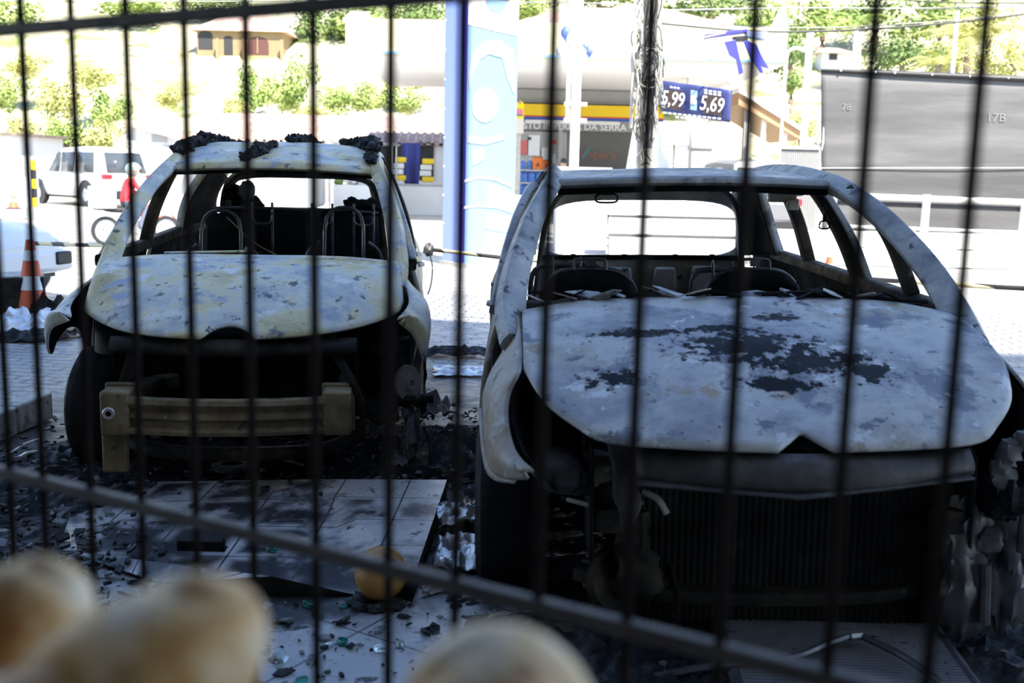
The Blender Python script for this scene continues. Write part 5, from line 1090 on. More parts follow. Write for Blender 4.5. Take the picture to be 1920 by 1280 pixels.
for i, (u0, v0, u1, v1) in enumerate(((999, 294, 1018, 317.5), (1018, 300, 1034, 317.5))):
    c_, d_ = PB(u0, v0, u1, v1, 33.3, .3); t_ = thing('orange_box', ('taller orange box on the rack top', 'shorter orange box on the rack top, right of the taller one')[i], 'box', (c_[0], c_[1], c_[2] - d_[2] / 2)); MB().box((0, 0, d_[2] / 2), d_).build('box_body', OR, t_, bevel=.01); MB().box((0, 0, d_[2] - .01), (d_[0] * 1.04, d_[1] * 1.04, .03)).build('lid', mat('dark red lid', (.35, .08, .03), .5), t_)
    tri = [(-d_[0] * .25, -d_[1] / 2 - .004, d_[2] * .25), (d_[0] * .25, -d_[1] / 2 - .004, d_[2] * .25), (0, -d_[1] / 2 - .004, d_[2] * .6)]; MB().prism(tri, .003, (0, -1, 0)).build('printed_mark', mat('dark print', (.25, .06, .02), .6), t_)
# yellow-topped price stand
t, p = obj_at('service_sign', 'narrow grey stand with rounded yellow head beside the totem', 'sign', 970, 300, 30, z=0)
zc = W(970, 205, 30).z; w_ = 20 * .015
pts = [(-w_ / 2, 0, W(970, 250, 30).z), (w_ / 2, 0, W(970, 250, 30).z)] + [(w_ / 2 * cos(a_), 0, W(970, 198, 30).z + .14 * sin(a_)) for a_ in [pi * i / 10 for i in range(11)]]
MB().prism(pts, .3, (0, 1, 0)).build('sign_body', mat('warm grey', (.60, .56, .52), .6), t); pts = [(-w_ / 2, -.02, W(970, 222, 30).z), (w_ / 2, -.02, W(970, 222, 30).z)] + [(w_ / 2 * cos(a_), -.02, W(970, 198, 30).z + .14 * sin(a_)) for a_ in [pi * i / 10 for i in range(11)]]
h_ = MB().prism(pts, .02, (0, 1, 0)).build('yellow_head', YEL, t); c_, d_ = PB(961, 205, 980, 213, 29.95, .02); part(h_, p, 'magenta_band', mat('magenta band', (.65, .16, .30), .5), [(c_, d_)]); c_, d_ = PB(961, 215, 980, 217, 29.95, .02); part(h_, p, 'blue_line', BLU, [(c_, d_)])
MB().tube([(-.02 + .07 * cos(a_), -.04, zc + .13 + .09 * sin(a_)) for a_ in [.2 + i / 8 * 2.6 for i in range(9)]], .016, 6).build('swoosh', BLU, h_)
MB().box((0, .15, W(970, 250, 30).z / 2), (.16, .16, W(970, 250, 30).z)).build('post', CONC, t)
# plastic chair
t, p = obj_at('plastic_chair', 'white plastic chair standing by the bottle rack', 'chair', 974, 372, 24, z=0)
PW = mat('white plastic', (.85, .84, .82), .4); g = ruled([(-.20, .02, .45), (-.19, .08, .70), (-.16, .10, .88)], [(.20, .02, .45), (.19, .08, .70), (.16, .10, .88)], 10, 7, (0, .04, 0)); MB().grid(g).build('backrest', PW, t, solid=.02)
MB().box((0, -.2, .44), (.42, .44, .03)).build('seat', PW, t, bevel=.012)
for sx in (-1, 1):
    for sy in (-.40, 0): MB().tube([(sx * .18, sy, .43), (sx * .22, sy * 1.05, 0)], .022, 7).build('leg', PW, t)
# man by the shop
def body(t, joints, edges, radii, skin_m, split=None):
    me = bpy.data.meshes.new('body'); me.from_pydata(joints, edges, []); o = bpy.data.objects.new('body', me); COL.objects.link(o)
    md = o.modifiers.new('skin', 'SKIN'); md.use_smooth_shade = True
    for i, r in enumerate(radii): me.skin_vertices[0].data[i].radius = (r, r) if not isinstance(r, tuple) else r
    me.skin_vertices[0].data[0].use_root = True; sb = o.modifiers.new('sub', 'SUBSURF'); sb.levels = 2; sb.render_levels = 2
    bpy.context.view_layer.update(); dm = bpy.data.meshes.new_from_object(o.evaluated_get(bpy.context.evaluated_depsgraph_get())); bpy.data.objects.remove(o)
    dm.materials.clear()
    for m_ in skin_m: dm.materials.append(m_)
    for pl in dm.polygons: pl.material_index = split(pl.center) if split else 0
    ob = bpy.data.objects.new('body', dm); COL.objects.link(ob); ob.parent = t; return ob
t, p = obj_at('person', 'man in a pale shirt, head bowed, standing between the rack and the white pole', 'person', 1054, 310, 29, z=0); t.rotation_euler = (0, 0, .5)
J = [(0, 0, .95), (0, 0, 1.15), (0, -.02, 1.38), (0, -.04, 1.48), (0, -.07, 1.58), (0, -.09, 1.70), (-.10, 0, .90), (-.11, -.02, .50), (-.12, .02, .08), (-.12, -.12, .04), (.10, 0, .90), (.11, -.02, .50), (.12, .02, .08), (.12, -.12, .04), (-.19, 0, 1.40), (-.25, .02, 1.12), (-.20, -.18, .96), (.19, 0, 1.40), (.25, .02, 1.12), (.20, -.18, .96)]
Ed = [(0, 1), (1, 2), (2, 3), (3, 4), (4, 5), (0, 6), (6, 7), (7, 8), (8, 9), (0, 10), (10, 11), (11, 12), (12, 13), (2, 14), (14, 15), (15, 16), (2, 17), (17, 18), (18, 19)]
Rd = [(.15, .11), (.15, .11), (.15, .10), .055, .085, .075, .085, .06, .045, .04, .085, .06, .045, .04, .06, .045, .035, .06, .045, .035]
body(t, J, Ed, Rd, [SKIN, mat('pale shirt', (.62, .66, .78), .8), mat('dark trousers', (.06, .07, .10), .8)], lambda c: 0 if c.z > 1.47 or (abs(c.x) > .17 and c.z < 1.2 and c.y < -.06) else (1 if c.z > .93 else 2))
MB().ball((0, -.08, 1.71), (.088, .10, .075), 10).build('hair', BLK, t)
# pole with balloons
t, p = obj_at('light_pole', 'tall white steel pole in front of the fuel station', 'pole', 1073, 400, 24, z=0)
MB().tube([(0, 0, 0), (0, 0, 3.6), (0, 0, 6.5)], [.11, .105, .10], 14).build('pole', WHITE, t); MB().tube([(-.17, .05, 2.5), (-.17, .05, 6.5)], .05, 8).build('conduit', WHITE, t)
for z in (2.9, 2.55): MB().box((0, 0, z), (.5, .06, .08)).build('clamp', WHITE, t)
BB = mat('blue balloon', (.10, .16, .45), .3); WB = mat('white balloon', (.72, .76, .86), .3)
for (u, v, r, m_, lab) in ((1054, 97, 13, WB, 'large pale balloon left of the white pole'), (1062, 62, 11, BB, 'blue balloon above the large pale one on the pole'), (1070, 68, 11, WB, 'white balloon high on the right of the pole'), (1091, 97, 9, WB, 'small pale balloon right of the pole'), (1097, 89, 7, BB, 'dark blue balloon right of the pole'), (1105, 97, 7, BB, 'blue balloon farthest right of the pole')):
    q_ = W(u, v, 23.8); t_ = thing('balloon', lab, 'balloon', tuple(q_), group='balloons tied to the pole'); rr = r * .012; MB().lathe([(0, rr * 1.15), (rr * .5, rr * 1.02), (rr * .9, rr * .5), (rr, 0), (rr * .85, -rr * .55), (rr * .4, -rr * 1.1), (.012, -rr * 1.35)], (0, 0, 0), (0, 0, 1), 16).build('skin', m_, t_); MB().lathe([(.012, 0), (.02, -.03)], (0, 0, -rr * 1.35), (0, 0, 1), 8).build('knot', m_, t_)
# price banner
CG0 = mat('cord', (.3, .3, .3), .7)
Yb = 25; t, p = obj_at('price_banner', 'navy fuel price banner showing 5,99 and 5,69', 'banner', 1308, 190, Yb)
A_, B_, C_, D_ = (W(1238, 208, 25.6), W(1368, 230, 24.4), W(1373, 169, 24.4), W(1240, 151, 25.6))
for q_ in (C_, D_): MB().tube([q_ - p, q_ - p + Vector((0, (27.05 - q_.y), 4.5 - q_.z))], .012, 5).build('cord', CG0, t)
rows = [[A_.lerp(B_, i / 16).lerp(D_.lerp(C_, i / 16), j / 8) - p + Vector((0, .03 * sin(i * 1.1 + j * .3), 0)) for j in range(9)] for i in range(17)]
MB().grid(rows).build('cloth', NAVY, t, solid=.01)
bx = (B_ - A_).normalized(); up_ = (D_ - A_).normalized(); nn = bx.cross(up_).normalized()
rotm = Matrix((bx, up_, nn)).transposed().to_euler()
def bpt(u, v, off=.06): 
    r = ROT @ Vector(((u - 960) / FPX, -(v - 640) / FPX, -1.0)); k_ = (A_ - CAMP).dot(nn) / r.dot(nn); return CAMP + r * k_ + nn * off - p
PN = mat('dark panel', (.06, .035, .03), .6)
for (u, v, s_) in ((1265, 187, '5,99'), (1338, 197, '5,69')):
    mb = MB(); w2, h2 = bx * .235 * 1, up_ * .215; c_ = bpt(u, v, .045); w2 = bx * .24
    bd = MB().prism([c_ - w2 - h2, c_ + w2 - h2, c_ + w2 + h2, c_ - w2 + h2], .01, nn).build('price_panel', PN, t, smooth=False)
    tx = text(bd, None, 'price_digits', s_, c_ + nn * .02, .46, LIT, rot=rotm, sx=.80)
c_ = bpt(1303, 188, .045); MB().prism([c_ - bx * .085 - up_ * .22, c_ + bx * .085 - up_ * .22, c_ + bx * .085 + up_ * .22, c_ - bx * .085 + up_ * .22], .012, nn).build('can_picture', LBLUE, t, smooth=False); MB().prism([c_ + nn * .02 - bx * .07 - up_ * .08, c_ + nn * .02 + bx * .07 - up_ * .08, c_ + nn * .02 + bx * .07 + up_ * .10, c_ + nn * .02 - bx * .07 + up_ * .10], .006, nn).build('can_label', mat('cream label', (.85, .72, .5), .6), t, smooth=False)
for vv_ in (163, 212.5): c_ = bpt(1303, vv_ + (5.5 if vv_ < 170 else 0), .045); 
mb = MB()
rnd = random.Random(3)
def scrawl(mb, u0, v0, u1, v1, n):
    for i in range(n):
        f0 = (i + .1) / n; f1_ = (i + .75) / n; a_ = bpt(u0 + (u1 - u0) * f0, v0 + (v1 - v0) * f0, .05); b2 = bpt(u0 + (u1 - u0) * f1_, v0 + (v1 - v0) * f1_, .05); h_ = up_ * .018
        mb.prism([a_ - h_, b2 - h_, b2 + h_, a_ + h_], .006, nn)
scrawl(mb, 1258, 163, 1278, 166, 3); scrawl(mb, 1322, 169, 1356, 174, 4); scrawl(mb, 1322, 174, 1356, 179, 4); scrawl(mb, 1245, 211, 1356, 223, 12); scrawl(mb, 1268, 219, 1332, 226, 7)
mb.build('small_print', LIT, t, smooth=False)
# utility pole with a tangle of cables
t, p = obj_at('utility_pole', 'concrete utility pole wrapped in tangled cables, right of the white pole', 'utility pole', 1208, 330, 20, z=0)
MB().tube([(0, 0, 0), (.02, 0, 3.0), (.06, 0, 6.5)], [.19, .17, .15], 12).build('pole', CONC, t)
bx_ = MB(); 
for (u, v, w_, h_, m_) in ((1215, 62, 44, 4, 0), (1212, 110, 40, 3, 0)): bx_.lathe([(.20, 0), (.20, .06)], rel(W(u, v, 20), p), (0, 0, 1), 14)
bx_.build('clamp_band', SILV, t)
c_, d_ = PB(1198, 138, 1222, 172, 19.7, .2); part(t, p, 'splice_box', BLK, [(c_, d_)], bevel=.03); c_, d_ = PB(1208, 222, 1230, 260, 19.7, .2); part(t, p, 'meter_box', CONC, [(c_, d_)], bevel=.03)
c_, d_ = PB(1207, 92, 1228, 140, 19.75, .2); part(t, p, 'cable_sleeve', GREYW, [(c_, d_)], bevel=.04)
rnd = random.Random(17); CB = mat('cable', (.05, .045, .04), .6); CG = mat('grey cable', (.36, .35, .31), .6)
for k_ in range(17):
    u = 1210 + rnd.uniform(-22, 30); pts = []
    for i in range(9): pts.append(Vector(W(u + rnd.uniform(-9, 9) + (i - 4) * rnd.uniform(-1.5, 1.5), -20 + i * rnd.uniform(24, 44), 19.75 + rnd.uniform(-.2, .1))) - p)
    MB().tube(spline(pts, 40), rnd.choice((.008, .012, .018)), 5).build('cable', CB if k_ % 3 == 0 else CG, t)
for k_ in range(5):
    u, v, r_ = 1215 + rnd.uniform(-4, 4), 118 + rnd.uniform(-10, 12), rnd.uniform(22, 32)
    MB().tube([Vector(W(u + r_ * cos(a_) * .95, v + r_ * sin(a_) * 1.15, 19.7 + .05 * sin(a_ * 2 + k_))) - p for a_ in [2 * pi * i / 30 for i in range(31)]], .012, 5).build('cable_coil', CG if k_ % 2 else CB, t)
for k_ in range(4):
    u, v, r_ = 1200 + rnd.uniform(-3, 6), 245 + rnd.uniform(-8, 8), rnd.uniform(8, 15)
    MB().tube([Vector(W(u + r_ * cos(a_) * .7, v + r_ * sin(a_) * 1.3, 19.7)) - p for a_ in [2 * pi * i / 20 for i in range(21)]], .014, 5).build('cable_coil', CB, t)
MB().tube(spline([Vector(W(1212, -10, 19.6)) - p, Vector(W(1196, 15, 19.6)) - p, Vector(W(1190, 60, 19.6)) - p, Vector(W(1186, 150, 19.7)) - p, Vector(W(1183, 240, 19.8)) - p], 30), .028, 6).build('thick_cable', CONC, t)
# power lines
def wire(label, pts, r=.012, m_=None, group='power lines across the street'):
    P_ = [W(*q_) for q_ in pts]; c_ = P_[0]; mb = MB().tube(spline([q_ - c_ for q_ in P_], 40), r, 5); o = mb.build('power_line', m_ or CG); o.location = c_; return tag(o, label, 'cable', group)
wire('upper power line crossing the top right of the frame', [(1212, 20, 23.5), (1500, 15, 24), (1700, 16, 24.5), (1960, 12, 25)], .018); wire('drooping middle power line over the mesh screen', [(1215, 42, 23.5), (1400, 58, 24), (1560, 58, 24.2), (1760, 45, 24.6), (1960, 22, 25)], .024, CB); wire('thin power line just above the drooping one', [(1215, 40, 23.6), (1520, 52, 24.4), (1760, 40, 24.9), (1960, 18, 25.4)], .012); wire('thin power line at the very top right corner', [(1600, -10, 24), (1760, 4, 24.5), (1960, 6, 25)], .016, CB); wire('pale service wire from the pole to the torn blue sign', [(1225, 45, 20.1), (1290, 72, 21), (1360, 62, 22)], .02)
wire('long pale wire across the top behind the blue totem', [(-40, 2, 22), (500, 3, 22), (960, 4, 21), (1205, 8, 20)], .012)
for (u, v0, lab) in ((1510, 60, 'slim white lamp post left of the mesh screen'), (1595, 55, 'slim white mast right of the small hill house'), (1603, 60, 'second slim white mast beside the first over the screen'), (1780, 20, 'slim pale pole behind the palm at right')):
    q_ = W(u, 200, 30); zt = W(u, v0, 30).z; o = MB().tube([(0, 0, 0), (0, 0, zt)], .06 if u != 1510 else .10, 8).build('mast', WHITE); o.location = (q_.x, q_.y, 0); tag(o, lab, 'pole')
t, p = obj_at('street_lamp', 'curved-arm street lamp over the bushes right of the torn blue sign', 'street lamp', 1475, 95, 32, z=0); zt = W(1475, 92, 32).z
MB().tube(spline([(0, 0, 0), (0, 0, zt - .5), (.15, 0, zt), (.5, 0, zt + .02)], 20), .05, 8).build('pole', WHITE, t); MB().ball((.6, 0, zt), (.22, .08, .06), 8).build('lamp_head', WHITE, t)
# torn blue sign hanging in strips
BS = mat('torn blue sheet', (.05, .05, .38), .45)
t, p = obj_at('torn_sign', 'torn dark-blue sign hanging in strips from the wires, right of the price banner', 'sign', 1390, 65, 22)
def flat(name, pts, m_, d=.05): return MB().prism([Vector(W(u, v, 22)) - p for u, v in pts], d, (0, 1, 0)).build(name, m_, t, smooth=False, bevel=.008)
flat('upper_bar', [(1322, 64), (1378, 56), (1402, 54), (1402, 60), (1324, 71)], BS, .3); flat('lower_bar', [(1380, 72), (1376, 68), (1402, 66), (1403, 76), (1382, 76)], BLK, .3); flat('bar_end', [(1401, 58), (1440, 60), (1442, 70), (1436, 74), (1402, 68)], mat('pale blue end', (.30, .36, .62), .4), .3)
flat('hanging_strip', [(1358, 78), (1380, 74), (1384, 92), (1390, 118), (1394, 136), (1386, 140), (1381, 112), (1368, 104)], BS); flat('hanging_strip', [(1394, 77), (1404, 76), (1418, 84), (1428, 104), (1442, 128), (1432, 126), (1426, 122), (1432, 137), (1426, 136), (1412, 116)], BS)
# pumps
for i, (u0, u1, v0, lab) in enumerate(((1228, 1262, 226, 'white rounded fuel pump housing just right of the cable pole'), (1263, 1290, 226, 'second white pump housing under the price banner'), (1291, 1338, 232, 'grey fuel pump with a small display, right of the white housings'))):
    c_, d_ = PB(u0, v0, u1, 400, 27 if i == 2 else 26, .5); t = thing('fuel_pump', lab, 'fuel pump', (c_[0], c_[1], 0), group='fuel pumps'); zt = W(u0, v0, 26).z; w_ = d_[0]
    MB().box((0, 0, zt * .42), (w_ * .82, .45, zt * .84)).build('cabinet', WHITE if i < 2 else GREYW, t, bevel=.06); MB().box((0, 0, zt * .88), (w_ * 1.0, .55, zt * .22)).build('head', WHITE if i < 2 else GREYW, t, bevel=.08)
    MB().box((0, -.24, zt * .55), (w_ * .4, .03, .12)).build('display', mat('pump display', (.5, .45, .3), .4), t)
    mb = MB()
    for k_ in (-1, 1): mb = MB().box((k_ * w_ * .22, -.25, zt * .46), (.05, .04, .22)); mb.build('nozzle_holster', RED, t)
o = MB().prism([(0, 0, 0), (.28, 0, 0), (.62, 0, 2.6), (.36, 0, 2.6)], .25, (0, 1, 0)).build('leaning_board', WHITE); q_ = W(1160, 315, 23); o.location = (q_.x, q_.y, q_.z - .5 if False else 0.0); tag(o, 'tall white board leaning beside the cable pole', 'board')
o.location = (W(1158, 300, 23).x, 23, 0.02)
# sloping brown roof on white posts
t, p = obj_at('sloping_roof', 'sloping brown-edged roof on white posts left of the mesh screen', 'roof', 1440, 230, 32, z=0)
MB().prism([Vector(W(1385, 172, 32)) - p, Vector(W(1385, 196, 32)) - p, Vector(W(1502, 262, 32)) - p, Vector(W(1502, 246, 32)) - p], 4, (0, 1, 0)).build('roof_slab', mat('brown timber', (.42, .26, .14), .7), t, smooth=False)
MB().prism([Vector(W(1385, 164, 31.9)) - p, Vector(W(1385, 172, 31.9)) - p, Vector(W(1504, 246, 31.9)) - p, Vector(W(1504, 238, 31.9)) - p], 4.2, (0, 1, 0)).build('roof_cover', WALLW, t, smooth=False)
for u in (1393, 1425, 1466): c_, d_ = PB(u, 200, u + 8, 395, 32.2, .15); part(t, p, 'post', WHITE, [(c_, d_)])
# pick-up roof beyond the right car
# ------------------------------------------------------------------ mesh screen, railing and white hoarding at right
t, p = obj_at('mesh_screen', 'tall dark-grey shade-cloth screen on a frame at upper right', 'screen', 1735, 300, 22.5, z=0)
p2 = p; scr = layered('shade cloth', (.35, [(.38, (.095, .092, .092)), (.5, (.13, .127, .125)), (.62, (.185, .18, .178))]), rough=(.85, .95), stretch=(.35, 1, 3.0), spec=.15)
A_, B_, C_, D_ = W(1541, 440, 22.5), W(2010, 450, 21.5), W(2010, 152, 21.5), W(1539, 131, 22.5)
rows = [[A_.lerp(B_, i / 40).lerp(D_.lerp(C_, i / 40), j / 14) - p + Vector((0, .015 * sin(j * .9 + i * .12) * sin(j * .22), 0)) for j in range(15)] for i in range(41)]
cl = MB().grid(rows).build('shade_cloth', scr, t, solid=.012)
MB().tube([D_ - p + Vector((0, -.02, 0)), D_.lerp(C_, .25) - p + Vector((0, -.02, 0)), C_ - p + Vector((0, -.02, 0))], [.03, .05, .06], 8).build('hem', BLK, cl)
MB().tube([A_.lerp(D_, .41) - p + Vector((0, -.03, 0)), B_.lerp(C_, .46) - p + Vector((0, -.03, 0))], .012, 5).build('seam', GREYW, cl)
MB().box((A_.x - p.x - .07, .05, D_.z / 2), (.10, .10, D_.z)).build('post', WHITE, t)
for f_ in (.27, .55, .82): q_ = A_.lerp(B_, f_) - p; MB().box((q_.x, q_.y + .1, D_.z / 2 - .1), (.09, .09, D_.z - .2)).build('post', SILV, t)
mb = MB()
for f_ in (.08, .22, .30, .45, .60, .75): mb.ball(D_.lerp(C_, f_) - p + Vector((0, -.06, 0)), .022, 5)
mb.build('eyelets', LIT, cl)
CH = mat('chalk', (.21, .205, .20), .9)
nrm = (B_ - A_).cross(D_ - A_).normalized()
if nrm.y > 0: nrm = -nrm
def onscr(u, v, off=.022):
    r = ROT @ Vector(((u - 960) / FPX, -(v - 640) / FPX, -1.0)); return CAMP + r * ((A_ - CAMP).dot(nrm) / r.dot(nrm)) + nrm * off
rsc = (pi / 2, 0, math.atan2((B_ - A_).y, (B_ - A_).x))
text(cl, None, 'chalk_mark', '17B', onscr(1867, 221) - p, .24, CH, depth=.001, rot=rsc); text(cl, None, 'chalk_mark', '78', onscr(1587, 201) - p, .18, CH, depth=.001, rot=rsc)
o, p = None, None
t, p = obj_at('low_hoarding', 'low pale grey corrugated panel left of the dark screen', 'hoarding', 1495, 320, 25, z=0); c_, d_ = PB(1462, 277, 1532, 400, 25, .05)
rows = [[(c_[0] - d_[0] / 2 + d_[0] * i / 40 - p.x, .03 * (i % 2), z) for z in (0, W(1495, 277, 25).z)] for i in range(41)]; MB().grid(rows).build('corrugated_sheet', GREYW, t, solid=.01, smooth=False); MB().box((c_[0] - p.x, 0, W(1495, 277, 25).z), (d_[0], .06, .06)).build('top_rail', WHITE, t)
t, p = obj_at('pipe_railing', 'white pipe railing on posts in front of the mesh screen', 'railing', 1735, 420, 19.5, z=0)
zt = W(1735, 373, 19.5).z; x0, x1 = W(1560, 370, 19.5).x - p.x, 5.0
MB().tube([(x0, .0, zt + .03), (x1, 0, zt - .06)], .055, 10).build('top_rail', WHITE, t)
MB().bar([(x0, .06, zt - .10), (x1, .06, zt - .19)], .09, .04, (0, 0, 1)).build('dark_strip', BLK, t); MB().tube([(x0, .0, zt - .52), (x1, 0, zt - .60)], .03, 8).build('lower_rail', WHITE, t)  # black strip running just under the white top rail
for u in (1735, 1560, 1920): MB().tube([(W(u, 400, 19.5).x - p.x, 0, 0), (W(u, 400, 19.5).x - p.x, 0, zt + (.08 if u == 1735 else 0))], .07, 10).build('post', WHITE, t)
t, p = obj_at('plank_barrier', 'low white board barrier with grooved courses behind the right car', 'barrier', 1500, 440, 17.5, z=0)
xa, xb = W(1410, 430, 17.5).x - p.x, W(1990, 430, 17).x - p.x
for i, (z0_, z1_) in enumerate(((.02, .30), (.32, .58))): MB().box(((xa + xb) / 2, 0, (z0_ + z1_) / 2), (xb - xa, .05, z1_ - z0_)).build('board', WHITE, t, bevel=.006, smooth=False)
for f_ in (0, .28, .55, .8, 1): MB().box((xa + (xb - xa) * f_, .06, .3), (.08, .08, .6)).build('post', GREYW, t)
t, p = obj_at('site_hut', 'white panel hut seen through the right car rear window, left part', 'hut', 1090, 430, 19, z=0); c_, d_ = PB(1045, 372, 1140, 500, 19, 1.5); MB().box((0, .75, .75), (d_[0], 1.5, 1.5)).build('wall', WHITE, t, smooth=False); MB().prism([(-.12, -.02, .55), (.0, -.02, .50), (.0, -.02, .66), (-.10, -.02, .62)], .02, (0, 1, 0)).build('vent_flap', GREYW, t); MB().box((0, .75, 1.48), (d_[0] + .1, 1.6, .06)).build('roof', WHITE, t)

t, p = obj_at('board_stack', 'white boarded hoarding with two dark grooves, seen through the right car rear window', 'hoarding', 1265, 430, 18.2, z=0)
for i, (v0, v1) in enumerate(((372, 405), (411, 440), (447, 505))): c_, d_ = PB(1142, v0, 1420, v1, 18.2, .06); part(t, p, 'board', WHITE, [(c_, d_)])
c_, d_ = PB(1142, 372, 1420, 490, 18.3, .04); part(t, p, 'backing', GREYW, [(c_, d_)])
for u in (1215, 1365): c_, d_ = PB(u, 372, u + 5, 500, 18.4, .06); c_ = (c_[0], c_[1], .65); part(t, p, 'post', GREYW, [(c_, (d_[0], .06, 1.3))])
# ------------------------------------------------------------------ vehicles
def car(name, label, loc, rot, L, Wd, H, body_m, suv=True):
    """front at +y end; body shell, glasshouse, windows, wheels, lamps"""
    t = thing(name, label, 'car', loc, (0, 0, rot)); hw = Wd / 2; h0 = .32; hb = H * .57
    st = [(-L / 2, .62, hb * .86), (-L / 2 + .08, .93, hb), (-L * .3, 1, hb), (0, 1, hb), (L * .2, 1, hb), (L * .27, .99, hb * .98), (L * .42, .95, hb * .90), (L / 2 - .08, .86, hb * .80), (L / 2, .60, hb * .66)]
    rows = []
    for y, k_, zt in st:
        w = hw * k_; rows.append([Vector(q_) for q_ in ((-w * .9, y, h0), (-w, y, h0 + .16), (-w, y, zt * .72), (-w * .95, y, zt * .93), (-w * .82, y, zt), (0, y, zt + .02), (w * .82, y, zt), (w * .95, y, zt * .93), (w, y, zt * .72), (w, y, h0 + .16), (w * .9, y, h0))])
    mb = MB().grid(rows, closed=True, inside=(0, 0, hb * .5)); mb.add(rows[0], [tuple(range(11))]); mb.add(rows[-1], [tuple(reversed(range(11)))])
    b = mb.build('body', body_m, t)
    gs = [(-L / 2 + .12, .84, .0), (-L / 2 + .42, .78, 1.0), (-L * .1, .76, 1.06), (L * .08, .75, 1.0), (L * .26, .84, .0)]
    rows = []
    for y, k_, f_ in gs:
        w = hw * k_ * (1 - .06 * f_); zt = hb + (H - hb) * f_; rows.append([(-hw * .86, y, hb - .02), (-w, y, zt - .06 * f_), (-w * .85, y, zt), (0, y, zt + .02 * f_), (w * .85, y, zt), (w, y, zt - .06 * f_), (hw * .86, y, hb - .02)])
    mb = MB().grid(rows, inside=(0, 0, hb)); mb.build('roof', body_m, t)
    zw0, zw1 = hb + .03, H - .13
    g = MB().add([(-hw * .72, -L / 2 + .12, zw0), (hw * .72, -L / 2 + .12, zw0), (hw * .66, -L / 2 + .37, zw1), (-hw * .66, -L / 2 + .37, zw1)], [(0, 1, 2, 3)]); g.build('rear_window', GLASS, t, solid=.02, offset=1)
    g = MB().add([(hw * .72, L * .262, zw0), (-hw * .72, L * .262, zw0), (-hw * .66, L * .11, zw1), (hw * .66, L * .11, zw1)], [(0, 1, 2, 3)]); g.build('windscreen', GLASS, t, solid=.02, offset=1)
    for s in (-1, 1):
        for (ya, yb, yc, yd) in ((-L * .36, -L * .14, -L * .14, -L * .34), (-L * .12, L * .05, L * .05, -L * .12), (L * .07, L * .21, L * .10, L * .07)):
            g = MB().add([(s * hw * .865, ya, zw0), (s * hw * .865, yb, zw0), (s * hw * .77, yc, zw1), (s * hw * .77, yd, zw1)], [(0, 1, 2, 3)]); g.build('side_window', GLASS, t, solid=.03, offset=0)
        MB().ball((s * (hw + .08), L * .20, hb + .05), (.10, .06, .08), 7).build('mirror', body_m, t)
        MB().box((s * hw * .80, -L / 2 + .02, hb * .92), (hw * .34, .14, .14)).build('tail_lamp', mat('tail lamp', (.60, .02, .03), .25), t, bevel=.03)
        MB().ball((s * hw * .70, L / 2 - .16, hb * .70), (.20, .16, .09), 8).build('head_lamp', mat('lamp glass', (.6, .65, .72), .08), t)
        for y in (-L * .30, L * .31):
            w_ = MB().lathe([(.20, -.12), (.35, -.11), (.37, 0), (.35, .11), (.20, .12)], (s * (hw - .10), y, .37), (s, 0, 0), 24).build('wheel', BLK, t); MB().lathe([(0, .06), (.06, .09), (.20, .10), (.23, .12)], (s * (hw - .10), y, .37), (s, 0, 0), 20).build('rim', SILV, w_)
            MB().lathe([(.30, .10), (.44, .112), (.44, .09)], (s * (hw - .10), y, .40), (s, 0, 0), 24).build('arch_trim', BLK if suv else body_m, t)
    MB().box((0, -L / 2 + .04, h0 + .10), (Wd * .86, .16, .22)).build('rear_bumper', BLK, t, bevel=.04); MB().box((0, L / 2 - .05, h0 + .12), (Wd * .80, .16, .22)).build('front_bumper', body_m, t, bevel=.05)
    for s in (-1, 1): MB().box((s * hw * .62, L / 2 + .03, h0 + .14), (.22, .04, .13)).build('fog_lamp_recess', BLK, t, bevel=.02)
    MB().box((0, 0, .30), (Wd * .8, L * .9, .10)).build('underbody', BLK, t)
    return t
CW = mat('white car paint', (.78, .78, .77), .25)
q_ = W(150, 340, 34); car('estate_car', 'white estate car parked by the low street wall, seen from behind', (q_.x - .2, q_.y + 1.2, 0), R(52), 4.7, 1.9, 1.82, CW)
car('white_car', 'front corner of a white car at the left edge, behind the scrap heap', (-6.75, 10.75, 0), R(-107), 4.3, 1.8, 1.55, CW, False)
q_ = W(1402, 330, 23); t = car('dark_van', 'dark van whose roof shows over the right car', (q_.x, q_.y + 1.5, 0), R(8), 4.2, 1.6, 1.72, mat('grey van paint', (.16, .16, .17), .4))
# motorcycle and rider seen past the left windscreen pillar
t = thing('motorcycle', 'motorcycle with a white delivery box, behind the left car windscreen pillar', 'motorcycle', (W(256, 440, 18.6).x, 18.6, 0), (0, 0, R(-52))); t.scale = (.80, .80, .80)
for y in (-.65, .65):
    w_ = MB().lathe([(.24, -.05), (.30, -.05), (.31, 0), (.30, .05), (.24, .05)], (0, y, .31), (1, 0, 0), 24).build('wheel', BLK, t); MB().lathe([(.03, .03), (.24, .015), (.25, .04)], (0, y, .31), (1, 0, 0), 20).build('rim', SILV, w_)
MB().tube(spline([(0, .65, .31), (0, .48, .72), (0, .40, .95)], 8), .03, 8).build('fork', SILV, t); MB().tube([(-.34, .32, 1.0), (0, .42, .96), (.34, .32, 1.0)], .018, 8).build('handlebar', BLK, t); MB().ball((0, .15, .74), (.15, .30, .14), 9).build('fuel_tank', RED, t); MB().ball((0, -.32, .76), (.14, .38, .07), 9).build('seat', BLK, t); MB().box((0, 0, .42), (.24, .42, .30)).build('engine', SILV, t, bevel=.04); MB().tube([(.14, .1, .25), (.16, -.75, .36)], .045, 8).build('exhaust', SILV, t)
